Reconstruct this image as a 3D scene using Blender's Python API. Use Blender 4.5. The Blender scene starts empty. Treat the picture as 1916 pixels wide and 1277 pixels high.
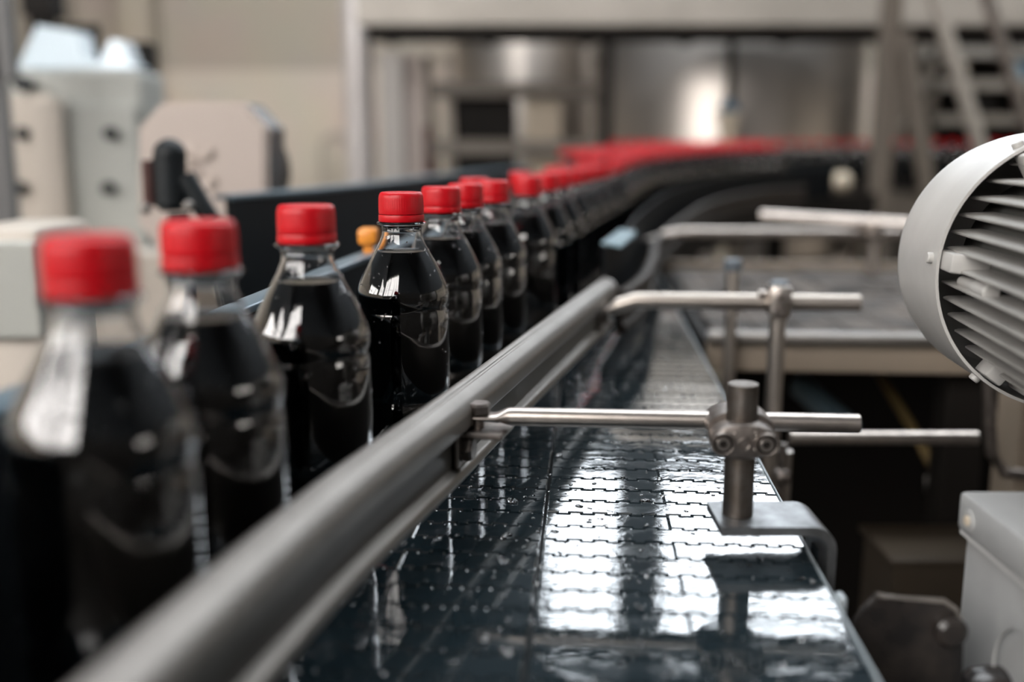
import bpy, bmesh, math, random
from mathutils import Vector, Matrix
random.seed(7)
S = bpy.context.scene
COL = S.collection
PI = math.pi
# ------------------------------------------------------------------ camera, world, exposure
FPX = 35.0 / 36.0 * 1916
PITCH = math.radians(10.94)
CAM = Vector((0.0, 0.0, 1.205))
cd = bpy.data.cameras.new('camera'); cam = bpy.data.objects.new('camera', cd); COL.objects.link(cam)
cd.lens = 35.0; cd.sensor_width = 36.0; cd.sensor_fit = 'HORIZONTAL'
cd.clip_start = 0.01; cd.clip_end = 100
cam.location = CAM; cam.rotation_euler = (PI / 2 - PITCH, 0, 0)
cd.dof.use_dof = True; cd.dof.focus_distance = 0.600; cd.dof.aperture_fstop = 2.7
cd.dof.aperture_blades = 0
S.camera = cam
w = bpy.data.worlds.new('world'); S.world = w; w.use_nodes = True
bg = w.node_tree.nodes['Background']; bg.inputs[0].default_value = (.62, .78, 1.0, 1); bg.inputs[1].default_value = 1.0
S.view_settings.view_transform = 'Standard'; S.view_settings.look = 'None'
S.view_settings.gamma = 1.0; S.view_settings.use_curve_mapping = False
S.view_settings.exposure = 0.0
S.cycles.use_denoising = True
S.cycles.max_bounces = 14; S.cycles.transmission_bounces = 12; S.cycles.glossy_bounces = 5; S.cycles.diffuse_bounces = 3
S.cycles.transparent_max_bounces = 8
S.cycles.caustics_reflective = False; S.cycles.caustics_refractive = False
S.cycles.sample_clamp_indirect = 6.0
WIN = 12.0            # radiance of the daylight in the window panes

# ------------------------------------------------------------------ view geometry
CP, SP = math.cos(PITCH), math.sin(PITCH)
def ray(px, py):
    a, b = (px - 958) / FPX, (638.5 - py) / FPX
    return Vector((a, CP + b * SP, -SP + b * CP))
def at(px, py, D):                  # point of the place at distance D in front
    r = ray(px, py); return CAM + r * (D / r.y)
def atz(px, py, z):
    r = ray(px, py); return CAM + r * ((z - CAM.z) / r.z)
TH = math.radians(4.43)             # direction of the conveyor
JO = Vector((0.023, 0.594, 1.0))    # a point on the joint between the two chain strips
def belt(u, v, z=0.0):              # u right of the joint, v along the conveyor
    c, s = math.cos(TH), math.sin(TH)
    return JO + Vector((u * c + v * s, -u * s + v * c, z))

# ------------------------------------------------------------------ materials
MATS = {}
def mat(name, color, rough=.5, metal=0.0, **k):
    if name in MATS: return MATS[name]
    m = bpy.data.materials.new(name); m.use_nodes = True
    nt = m.node_tree; b = nt.nodes['Principled BSDF']
    b.inputs['Base Color'].default_value = (*color, 1); b.inputs['Roughness'].default_value = rough
    b.inputs['Metallic'].default_value = metal
    if 'coat' in k: b.inputs['Coat Weight'].default_value = k['coat']; b.inputs['Coat Roughness'].default_value = k.get('coat_rough', .05)
    if 'spec' in k: b.inputs['Specular IOR Level'].default_value = k['spec']
    if 'trans' in k: b.inputs['Transmission Weight'].default_value = k['trans']
    if 'ior' in k: b.inputs['IOR'].default_value = k['ior']
    if 'emit' in k: b.inputs['Emission Color'].default_value = (*k['emit'], 1); b.inputs['Emission Strength'].default_value = k['estr']
    tc = nt.nodes.new('ShaderNodeNewGeometry')
    if k.get('vary'):
        n = nt.nodes.new('ShaderNodeTexNoise'); n.inputs['Scale'].default_value = k.get('scale', 40); n.inputs['Detail'].default_value = 5
        nt.links.new(tc.outputs['Position'], n.inputs['Vector'])
        mx = nt.nodes.new('ShaderNodeMix'); mx.data_type = 'RGBA'
        c2 = k.get('color2', tuple(c * (1 - k['vary']) for c in color))
        cr = nt.nodes.new('ShaderNodeMapRange'); cr.inputs[1].default_value = .35; cr.inputs[2].default_value = .68
        nt.links.new(n.outputs['Fac'], cr.inputs[0]); nt.links.new(cr.outputs[0], mx.inputs['Factor'])
        mx.inputs['A'].default_value = (*color, 1); mx.inputs['B'].default_value = (*c2, 1)
        nt.links.new(mx.outputs['Result'], b.inputs['Base Color'])
        if k.get('rvary'):
            rr = nt.nodes.new('ShaderNodeMapRange'); rr.inputs[3].default_value = rough; rr.inputs[4].default_value = rough + k['rvary']
            nt.links.new(n.outputs['Fac'], rr.inputs[0]); nt.links.new(rr.outputs[0], b.inputs['Roughness'])
    if k.get('bump'):
        n2 = nt.nodes.new('ShaderNodeTexNoise'); n2.inputs['Scale'].default_value = k.get('bscale', 600); n2.inputs['Detail'].default_value = 3
        nt.links.new(tc.outputs['Position'], n2.inputs['Vector'])
        bu = nt.nodes.new('ShaderNodeBump'); bu.inputs['Strength'].default_value = k['bump']; bu.inputs['Distance'].default_value = k.get('bdist', .0005)
        nt.links.new(n2.outputs['Fac'], bu.inputs['Height']); nt.links.new(bu.outputs['Normal'], b.inputs['Normal'])
    MATS[name] = m
    return m

STEEL = mat('brushed_steel', (.50, .45, .41), .26, 1.0, vary=.25, scale=90, rvary=.12, bump=.15, bscale=900, bdist=.0002)
STEEL_LIGHT = mat('satin_light_steel', (.46, .415, .37), .36, 1.0, vary=.12, scale=40, rvary=.08)
STEEL_DARK = mat('dull_cast_steel', (.25, .22, .20), .34, 1.0, vary=.4, scale=140, rvary=.2, bump=.4, bscale=700, bdist=.0004)
STEEL_STAIN = mat('stained_steel_bar', (.17, .152, .138), .38, 1.0, vary=.5, color2=(.11, .093, .078), scale=120, rvary=.2, bump=.3, bscale=600, bdist=.0003)
STEEL_SMOOTH = mat('smooth_rail_steel', (.25, .232, .214), .42, 1.0, vary=.12, scale=30, rvary=.1)
ZINC = mat('galvanised_plate', (.36, .37, .38), .36, 1.0, vary=.45, scale=75, rvary=.15, bump=.3, bscale=500, bdist=.0003)
BLACKP = mat('black_plastic', (.004, .007, .009), .5, 0, vary=.3, scale=20)
BLACKP.node_tree.nodes['Principled BSDF'].inputs['Specular IOR Level'].default_value = .3
BLACKG = mat('gloss_black_paint', (.012, .011, .011), .13, 0, vary=.5, scale=60, color2=(.03, .025, .022), rvary=.15)
RED = mat('red_cap_plastic', (.47, .0012, .007), .40, 0)
RED.node_tree.nodes['Principled BSDF'].inputs['Specular IOR Level'].default_value = .35
PET = mat('clear_pet_plastic', (1, 1, 1), .0, 0, trans=1.0, ior=1.5)
COLA = mat('dark_cola', (.0022, .0012, .0008), .02, 0, ior=1.33)
GREYP = mat('light_grey_motor_paint', (.45, .44, .42), .38, 0, vary=.12, scale=25, rvary=.08, bump=.08, bscale=250)
FINP = mat('motor_fin_paint', (.34, .33, .31), .4, 0, vary=.2, scale=30)
GREYB = mat('grey_box_plastic', (.33, .332, .325), .42, 0, vary=.12, scale=40, rvary=.08)
BEIGE = mat('beige_enamel', (.50, .45, .39), .42, 0, vary=.08, scale=5)
TAN_SHADED = mat('dim_tan_enamel', (.06, .045, .03), .5, 0, vary=.2, scale=12)  # darker copy of the tan enamel, low shade put into its colour
BEIGE_D = mat('tan_enamel', (.30, .245, .19), .5, 0, vary=.15, scale=8)
GREENGREY = mat('grey_green_enamel', (.40, .41, .38), .4, 0, vary=.08, scale=4)
DARKIN = mat('dark_steelwork', (.013, .011, .0095), .6, 0, spec=.15, vary=.3, scale=5)
BLUEP = mat('blue_plastic', (.02, .09, .16), .4, 0)
BLUEGREY = mat('blue_grey_pipe', (.20, .30, .36), .4, 0)
ORANGE = mat('orange_plastic', (.75, .27, .03), .4, 0)
CREAM = mat('cream_plastic', (.55, .47, .36), .5, 0)
COVER = mat('white_acrylic_cover', (.47, .53, .56), .25, 0, coat=.6)
TANK = mat('tank_steel', (.50, .46, .42), .36, 1.0, vary=.12, scale=3, rvary=.06)
FRAMEP = mat('painted_framework', (.15, .125, .10), .5, 0, vary=.2, scale=3)
PLATP = mat('platform_steel', (.42, .38, .33), .5, 0.2, vary=.2, scale=3)

def belt_material():
    m = bpy.data.materials.new('wet_chain_plastic'); m.use_nodes = True
    nt = m.node_tree; N = nt.nodes; L = nt.links; b = N['Principled BSDF']
    g = N.new('ShaderNodeNewGeometry')
    mp = N.new('ShaderNodeMapping'); mp.inputs['Scale'].default_value = (1.0, 1.6, 1.0)
    L.new(g.outputs['Position'], mp.inputs['Vector'])
    # film of water in patches
    n1 = N.new('ShaderNodeTexNoise'); n1.inputs['Scale'].default_value = 42; n1.inputs['Detail'].default_value = 4; n1.inputs['Distortion'].default_value = .6
    L.new(mp.outputs[0], n1.inputs['Vector'])
    wet = N.new('ShaderNodeMapRange'); wet.inputs[1].default_value = .41; wet.inputs[2].default_value = .54; L.new(n1.outputs['Fac'], wet.inputs[0])
    n2 = N.new('ShaderNodeTexNoise'); n2.inputs['Scale'].default_value = 95; n2.inputs['Detail'].default_value = 3; n2.inputs['Distortion'].default_value = .8
    L.new(mp.outputs[0], n2.inputs['Vector'])
    n3 = N.new('ShaderNodeTexNoise'); n3.inputs['Scale'].default_value = 13; n3.inputs['Detail'].default_value = 2
    L.new(mp.outputs[0], n3.inputs['Vector'])
    a = N.new('ShaderNodeMath'); a.operation = 'MULTIPLY'; a.inputs[1].default_value = .28; L.new(wet.outputs[0], a.inputs[0])
    a2 = N.new('ShaderNodeMath'); a2.operation = 'MULTIPLY_ADD'; a2.inputs[1].default_value = .35; L.new(n2.outputs['Fac'], a2.inputs[0]); L.new(a.outputs[0], a2.inputs[2])
    a3 = N.new('ShaderNodeMath'); a3.operation = 'MULTIPLY_ADD'; a3.inputs[1].default_value = 1.0; L.new(n3.outputs['Fac'], a3.inputs[0]); L.new(a2.outputs[0], a3.inputs[2])
    bu = N.new('ShaderNodeBump'); bu.inputs['Strength'].default_value = 1.0; bu.inputs['Distance'].default_value = .00011
    L.new(a3.outputs[0], bu.inputs['Height'])
    ro = N.new('ShaderNodeMapRange'); ro.inputs[3].default_value = .11; ro.inputs[4].default_value = .04; L.new(wet.outputs[0], ro.inputs[0])
    L.new(ro.outputs[0], b.inputs['Roughness'])
    b.inputs['Base Color'].default_value = (.010, .017, .021, 1)
    b.inputs['IOR'].default_value = 1.5
    b.inputs['Coat Weight'].default_value = 1.0; b.inputs['Coat Roughness'].default_value = .02; b.inputs['Coat IOR'].default_value = 1.4
    L.new(bu.outputs['Normal'], b.inputs['Normal']); L.new(bu.outputs['Normal'], b.inputs['Coat Normal'])
    return m
WET = belt_material()
DROP = mat('water_drop', (1, 1, 1), .0, 0, trans=1.0, ior=1.33)

def wall_material(low=None, name='two_tone_wall_paint'):
    m = bpy.data.materials.new(name); m.use_nodes = True
    nt = m.node_tree; N = nt.nodes; L = nt.links; b = N['Principled BSDF']
    g = N.new('ShaderNodeNewGeometry'); sx = N.new('ShaderNodeSeparateXYZ'); L.new(g.outputs['Position'], sx.inputs[0])
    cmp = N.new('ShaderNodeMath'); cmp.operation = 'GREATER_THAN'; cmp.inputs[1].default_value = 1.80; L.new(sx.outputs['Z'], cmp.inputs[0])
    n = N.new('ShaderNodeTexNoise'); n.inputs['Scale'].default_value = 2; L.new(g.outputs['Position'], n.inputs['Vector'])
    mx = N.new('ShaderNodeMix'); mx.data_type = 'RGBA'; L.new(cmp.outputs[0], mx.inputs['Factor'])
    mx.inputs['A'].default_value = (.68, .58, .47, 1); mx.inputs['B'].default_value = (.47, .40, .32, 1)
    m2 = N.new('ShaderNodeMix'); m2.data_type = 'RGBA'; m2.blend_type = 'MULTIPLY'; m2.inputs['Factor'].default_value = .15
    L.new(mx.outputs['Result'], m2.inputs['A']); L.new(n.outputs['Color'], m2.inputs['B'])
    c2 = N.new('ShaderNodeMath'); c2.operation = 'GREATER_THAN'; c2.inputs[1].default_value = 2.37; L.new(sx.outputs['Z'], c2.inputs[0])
    m3 = N.new('ShaderNodeMix'); m3.data_type = 'RGBA'; L.new(c2.outputs[0], m3.inputs['Factor']); L.new(m2.outputs['Result'], m3.inputs['A']); m3.inputs['B'].default_value = (.07, .075, .08, 1)  # unseen upper wall made dark to dim reflections in the belt
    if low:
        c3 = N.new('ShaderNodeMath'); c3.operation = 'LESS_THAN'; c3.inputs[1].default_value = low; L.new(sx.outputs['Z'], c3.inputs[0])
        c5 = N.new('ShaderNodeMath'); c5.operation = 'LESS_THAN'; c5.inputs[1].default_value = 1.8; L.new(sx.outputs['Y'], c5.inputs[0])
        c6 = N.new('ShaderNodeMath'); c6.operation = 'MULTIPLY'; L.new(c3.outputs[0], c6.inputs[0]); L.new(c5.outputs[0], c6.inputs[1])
        m4 = N.new('ShaderNodeMix'); m4.data_type = 'RGBA'; L.new(c6.outputs[0], m4.inputs['Factor']); L.new(m3.outputs['Result'], m4.inputs['A']); m4.inputs['B'].default_value = (.06, .053, .047, 1)  # near walls out of view made dark to keep bottle reflections black
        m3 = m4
    L.new(m3.outputs['Result'], b.inputs['Base Color']); b.inputs['Roughness'].default_value = .75
    return m
WALL = wall_material()
WALLD = wall_material(2.76, 'dark_dado_wall_paint')  # wall darkened out of view for the reflections in the bottles
FLOOR = mat('dark_concrete', (.022, .019, .016), .5, 0, vary=.4, scale=6, rvary=.2)
CEIL = mat('grey_roof_sheet', (.09, .09, .095), .8, 0, vary=.15, scale=2)
def glow(name, col, s):
    m = bpy.data.materials.new(name); m.use_nodes = True; nt = m.node_tree; nt.nodes.clear()
    e = nt.nodes.new('ShaderNodeEmission'); e.inputs[0].default_value = (*col, 1); e.inputs[1].default_value = s
    o = nt.nodes.new('ShaderNodeOutputMaterial'); nt.links.new(e.outputs[0], o.inputs[0]); return m
DAY = glow('daylit_pane', (.86, .93, 1.0), WIN)
ROOF_FILL = glow('daylit_roof_light', (.92, .96, 1.0), 9.0)  # added overhead fill, brightens the far wall and tanks
DAYW = glow('hazy_daylit_pane', (1.0, .96, .93), WIN * 1.1)

# ------------------------------------------------------------------ helpers
def obj(name, bm, m, parent=None, smooth=False, loc=None, keep=False):
    me = bpy.data.meshes.new(name)
    bmesh.ops.recalc_face_normals(bm, faces=bm.faces[:])
    bm.to_mesh(me); bm.free()
    me.materials.append(m)
    if smooth:
        for p in me.polygons: p.use_smooth = True
        if smooth != 'all':
            me.set_sharp_from_angle(angle=math.radians(38))
    o = bpy.data.objects.new(name, me); COL.objects.link(o)
    if parent is not None: o.parent = parent
    if loc is not None: o.location = loc
    return o
def tag(o, label=None, cat=None, group=None, kind=None):
    if label: o['label'] = label
    if cat: o['category'] = cat
    if group: o['group'] = group
    if kind: o['kind'] = kind
    return o
def thing(name, label, cat, loc=(0, 0, 0), rz=0, group=None):
    o = bpy.data.objects.new(name, None); COL.objects.link(o); o.empty_display_size = .05
    o.location = loc; o.rotation_euler = (0, 0, rz)
    return tag(o, label, cat, group)
def kids(o): return KID.get(o.name, None) or [c for c in bpy.data.objects if c.parent == o]
KID = {}
def copy_tree(o, parent=None):
    c = o.copy(); COL.objects.link(c)
    if parent: c.parent = parent
    ch = KID.get(o.name)
    if ch is None:
        ch = [x for x in bpy.data.objects if x.parent == o]; KID[o.name] = ch
    for k in ch: copy_tree(k, c)
    KID.setdefault(c.name, [])
    return c
def BM(): return bmesh.new()
def box(bm, c, s, rot=None, bev=0.0, seg=2):
    r = bmesh.ops.create_cube(bm, size=1.0); vs = r['verts']
    for v in vs: v.co = Vector((v.co.x * s[0], v.co.y * s[1], v.co.z * s[2]))
    if bev > 0:
        es = list({e for v in vs for e in v.link_edges})
        rr = bmesh.ops.bevel(bm, geom=es, offset=bev, segments=seg, affect='EDGES', profile=.5)
        vs = list({v for f in rr['faces'] for v in f.verts} | {v for v in vs if v.is_valid})
    M = Matrix.Translation(Vector(c)) @ (rot.to_4x4() if rot is not None else Matrix.Identity(4))
    for v in vs: v.co = M @ v.co
    return vs
def cyl(bm, p0, p1, r, seg=24, r1=None, caps=True, bev=0.0):
    p0, p1 = Vector(p0), Vector(p1); d = p1 - p0; L = d.length
    q = Vector((0, 0, 1)).rotation_difference(d.normalized())
    r1 = r if r1 is None else r1
    prof = [(r, 0), (r1, L)] if bev <= 0 else [(r - bev, 0), (r, bev), (r1, L - bev), (r1 - bev, L)]
    rings = []
    for (rr, z) in prof:
        rings.append([bm.verts.new(p0 + q @ Vector((rr * math.cos(2 * PI * i / seg), rr * math.sin(2 * PI * i / seg), z))) for i in range(seg)])
    for a, b in zip(rings, rings[1:]):
        for i in range(seg): bm.faces.new((a[i], a[(i + 1) % seg], b[(i + 1) % seg], b[i]))
    if caps: bm.faces.new(rings[0][::-1]); bm.faces.new(rings[-1])
def lathe(bm, prof, seg=32, fn=None, M=None, close_a=True, close_b=True):
    rings = []
    for (r, z) in prof:
        ring = []
        for i in range(seg):
            t = 2 * PI * i / seg; rr = r if fn is None else fn(r, z, t)
            v = Vector((rr * math.cos(t), rr * math.sin(t), z))
            ring.append(bm.verts.new(M @ v if M else v))
        rings.append(ring)
    for a, b in zip(rings, rings[1:]):
        for i in range(seg): bm.faces.new((a[i], a[(i + 1) % seg], b[(i + 1) % seg], b[i]))
    if close_a: bm.faces.new(rings[0][::-1])
    if close_b: bm.faces.new(rings[-1])
    return rings
def tube(bm, pts, r, seg=16):
    pts = [Vector(p) for p in pts]; rings = []
    for i, p in enumerate(pts):
        d = (pts[min(i + 1, len(pts) - 1)] - pts[max(i - 1, 0)]).normalized()
        up = Vector((0, 0, 1)) if abs(d.z) < .9 else Vector((0, 1, 0))
        a = d.cross(up).normalized(); b = a.cross(d).normalized()
        rr = r[i] if isinstance(r, (list, tuple)) else r
        rings.append([bm.verts.new(p + (a * math.cos(2 * PI * k / seg) + b * math.sin(2 * PI * k / seg)) * rr) for k in range(seg)])
    for a, b in zip(rings, rings[1:]):
        for i in range(seg): bm.faces.new((a[i], a[(i + 1) % seg], b[(i + 1) % seg], b[i]))
    bm.faces.new(rings[0][::-1]); bm.faces.new(rings[-1])
def sweep(bm, prof, path, close=True):
    """prof: (s, z) across and up; path: list of Vector; s is to the right of the path"""
    rings = []
    for i, p in enumerate(path):
        d = path[min(i + 1, len(path) - 1)] - path[max(i - 1, 0)]
        n = Vector((d.y, -d.x, 0)).normalized()
        rings.append([bm.verts.new(Vector((p.x, p.y, p.z)) + n * s + Vector((0, 0, z))) for (s, z) in prof])
    k = len(prof)
    for a, b in zip(rings, rings[1:]):
        for i in range(k if close else k - 1): bm.faces.new((a[i], b[i], b[(i + 1) % k], a[(i + 1) % k]))
    if close: bm.faces.new(rings[0]); bm.faces.new(rings[-1][::-1])
def prism(bm, poly, a, b, M=None):
    """poly in (x, z), extruded along y from a to b"""
    A = [Vector((x, a, z)) for x, z in poly]; B = [Vector((x, b, z)) for x, z in poly]
    if M: A = [M @ v for v in A]; B = [M @ v for v in B]
    A = [bm.verts.new(v) for v in A]; B = [bm.verts.new(v) for v in B]; n = len(A)
    for i in range(n): bm.faces.new((A[i], A[(i + 1) % n], B[(i + 1) % n], B[i]))
    bm.faces.new(A[::-1]); bm.faces.new(B)
def hexbolt(bm, base, axis, r, h, rot=0):
    q = Vector((0, 0, 1)).rotation_difference(Vector(axis).normalized())
    M = Matrix.Translation(Vector(base)) @ q.to_matrix().to_4x4() @ Matrix.Rotation(rot, 4, 'Z')
    lathe(bm, [(r * .93, 0), (r, h * .1), (r, h * .8), (r * .86, h)], 6, M=M)
    lathe(bm, [(r * .80, h * .99), (r * .80, h * 1.04)], 20, M=M)
def catmull(pts, n):
    P = [Vector(p) for p in pts]; P = [P[0] * 2 - P[1]] + P + [P[-1] * 2 - P[-2]]; out = []
    for i in range(1, len(P) - 2):
        for k in range(n):
            t = k / n; a, b, c, d = P[i - 1:i + 3]
            out.append(.5 * ((2 * b) + (c - a) * t + (2 * a - 5 * b + 4 * c - d) * t * t + (3 * b - a - 3 * c + d) * t ** 3))
    out.append(P[-2]); return out
def resample(path, step, start=0.0):
    out = []; acc = -start
    for a, b in zip(path, path[1:]):
        L = (b - a).length
        while acc <= L:
            if acc >= 0: out.append((a.lerp(b, acc / L), (b - a).normalized()))
            acc += step
        acc -= L
    return out

# ================================================================== THE SETTING
X0, X1, Y0, Y1, ZT = -3.4, 5.2, -3.0, 8.0, 6.0
def struct(name, bm, m, label, parent=None, smooth=False):
    o = obj(name, bm, m, parent, smooth); 
    if parent is None: tag(o, label, None, kind='structure')
    return o
b = BM(); box(b, ((X0 + X1) / 2, (Y0 + Y1) / 2, -.05), (X1 - X0 + .4, Y1 - Y0 + .4, .1)); struct('floor', b, FLOOR, 'dark wet concrete floor under the conveyors')
b = BM(); box(b, ((X0 + X1) / 2, (Y0 + Y1) / 2, ZT + .05), (X1 - X0 + .4, Y1 - Y0 + .4, .1)); struct('ceiling', b, CEIL, 'grey roof sheeting high above the hall')
def wall_with_holes(name, axis, pos, lo, hi, holes, thick, label):
    """axis 'y': wall in plane y=pos spanning x; axis 'x': plane x=pos spanning y. holes (a0,a1,z0,z1)"""
    b = BM()
    cuts = sorted({lo, hi, *[h[0] for h in holes], *[h[1] for h in holes]})
    for a0, a1 in zip(cuts, cuts[1:]):
        zs = [(0.0, ZT)]
        for h in holes:
            if h[0] <= a0 + 1e-6 and h[1] >= a1 - 1e-6:
                zs = [q for z0, z1 in zs for q in ((z0, min(z1, h[2])), (max(z0, h[3]), z1)) if q[1] - q[0] > 1e-4]
        for z0, z1 in zs:
            if axis == 'y': box(b, ((a0 + a1) / 2, pos, (z0 + z1) / 2), (a1 - a0, thick, z1 - z0))
            else: box(b, (pos, (a0 + a1) / 2, (z0 + z1) / 2), (thick, a1 - a0, z1 - z0))
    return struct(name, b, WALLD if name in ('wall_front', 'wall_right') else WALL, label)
WINDOW_N = [0]
def window(axis, pos, a0, a1, z0, z1, nx, nz, inward, m, label, bar=.03):
    WINDOW_N[0] += 1
    root = bpy.data.objects.new('window_%d' % WINDOW_N[0], None); COL.objects.link(root)
    tag(root, label, None, kind='structure')
    def P(a, d, z): return (a, pos + d * inward, z) if axis == 'y' else (pos + d * inward, a, z)
    def sz(da, dd, dz): return (da, dd, dz) if axis == 'y' else (dd, da, dz)
    root.location = P((a0 + a1) / 2, 0, z0)
    off = -Vector(root.location)
    fb = BM(); t = .05
    def bx(c, s): box(fb, Vector(c) + off, s)
    bx(P(a0 + t / 2, 0, (z0 + z1) / 2), sz(t, .08, z1 - z0)); bx(P(a1 - t / 2, 0, (z0 + z1) / 2), sz(t, .08, z1 - z0))
    bx(P((a0 + a1) / 2, 0, z0 + t / 2), sz(a1 - a0 - 2 * t, .08, t)); bx(P((a0 + a1) / 2, 0, z1 - t / 2), sz(a1 - a0 - 2 * t, .08, t))
    obj('window_frame', fb, FRAMEP, root)
    for i in range(1, nx):
        mb = BM(); a = a0 + (a1 - a0) * i / nx; box(mb, Vector(P(a, .012, (z0 + z1) / 2)) + off, sz(.035, .05, z1 - z0 - 2 * t)); obj('mullion', mb, FRAMEP, root)
    for j in range(1, nz):
        mb = BM(); z = z0 + (z1 - z0) * j / nz; box(mb, Vector(P((a0 + a1) / 2, .012, z)) + off, sz(a1 - a0 - 2 * t, .03, bar)); obj('glazing_bar', mb, FRAMEP, root)
    for i in range(nx):
        for j in range(nz):
            pb = BM(); ca = a0 + (a1 - a0) * (i + .5) / nx; cz = z0 + (z1 - z0) * (j + .5) / nz
            box(pb, Vector(P(ca, -.02, cz)) + off, sz((a1 - a0) / nx - .02, .006, (z1 - z0) / nz - .02)); obj('pane', pb, m, root)
    return root
FARW = [(.25, .93, 3.45, 5.04), (1.24, 2.95, 3.45, 5.04), (3.2, 4.7, 3.45, 5.04)]
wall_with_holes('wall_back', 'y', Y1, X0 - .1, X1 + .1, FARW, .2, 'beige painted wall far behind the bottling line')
for i, h in enumerate(FARW): window('y', Y1, *h, [1, 2, 2][i], 6, -1, DAY, 'high daylit window in the far wall, ' + ('narrowest, at the left', 'the middle one', 'the one at the right')[i], .07)
LEFTW = [(-2.7, -1.2, 1.9, 3.9), (-.9, .5, 1.75, 2.7)]
wall_with_holes('wall_left', 'x', X0, Y0, Y1, LEFTW, .2, 'beige side wall with tall windows, left of the line')
for h in LEFTW: window('x', X0, *h, 3, 2, 1, DAYW, 'tall daylit window in the side wall')
BACKW = [(-3.2, -.58, 1.95, 4.80)]
wall_with_holes('wall_front', 'y', Y0, X0 - .1, X1 + .1, BACKW, .2, 'beige wall behind the photographer')
for h in BACKW: window('y', Y0, *h, 5, 2, 1, DAYW, 'daylit window in the wall behind the photographer')
for i, (ya, yc) in enumerate(((1.5, 2.7), (3.4, 4.9))):
    sk = BM(); box(sk, (.9, (ya + yc) / 2, ZT - .02), (7.4, yc - ya, .02)); struct('window_%d' % (20 + i), sk, ROOF_FILL, ('daylit roof light strip above the conveyors', 'daylit roof light strip above the tanks')[i])  # added glowing strips, fill light from overhead out of view
RIGHTW = [(-2.7, -.4, 1.5, 2.4)]
wall_with_holes('wall_right', 'x', X1, Y0, Y1, RIGHTW, .2, 'beige side wall right of the line')
for h in RIGHTW: window('x', X1, *h, 3, 1, -1, glow('dim_hazy_pane', (1.0, .94, .88), WIN * .45), 'low daylit window in the side wall beyond the motor')

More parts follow.
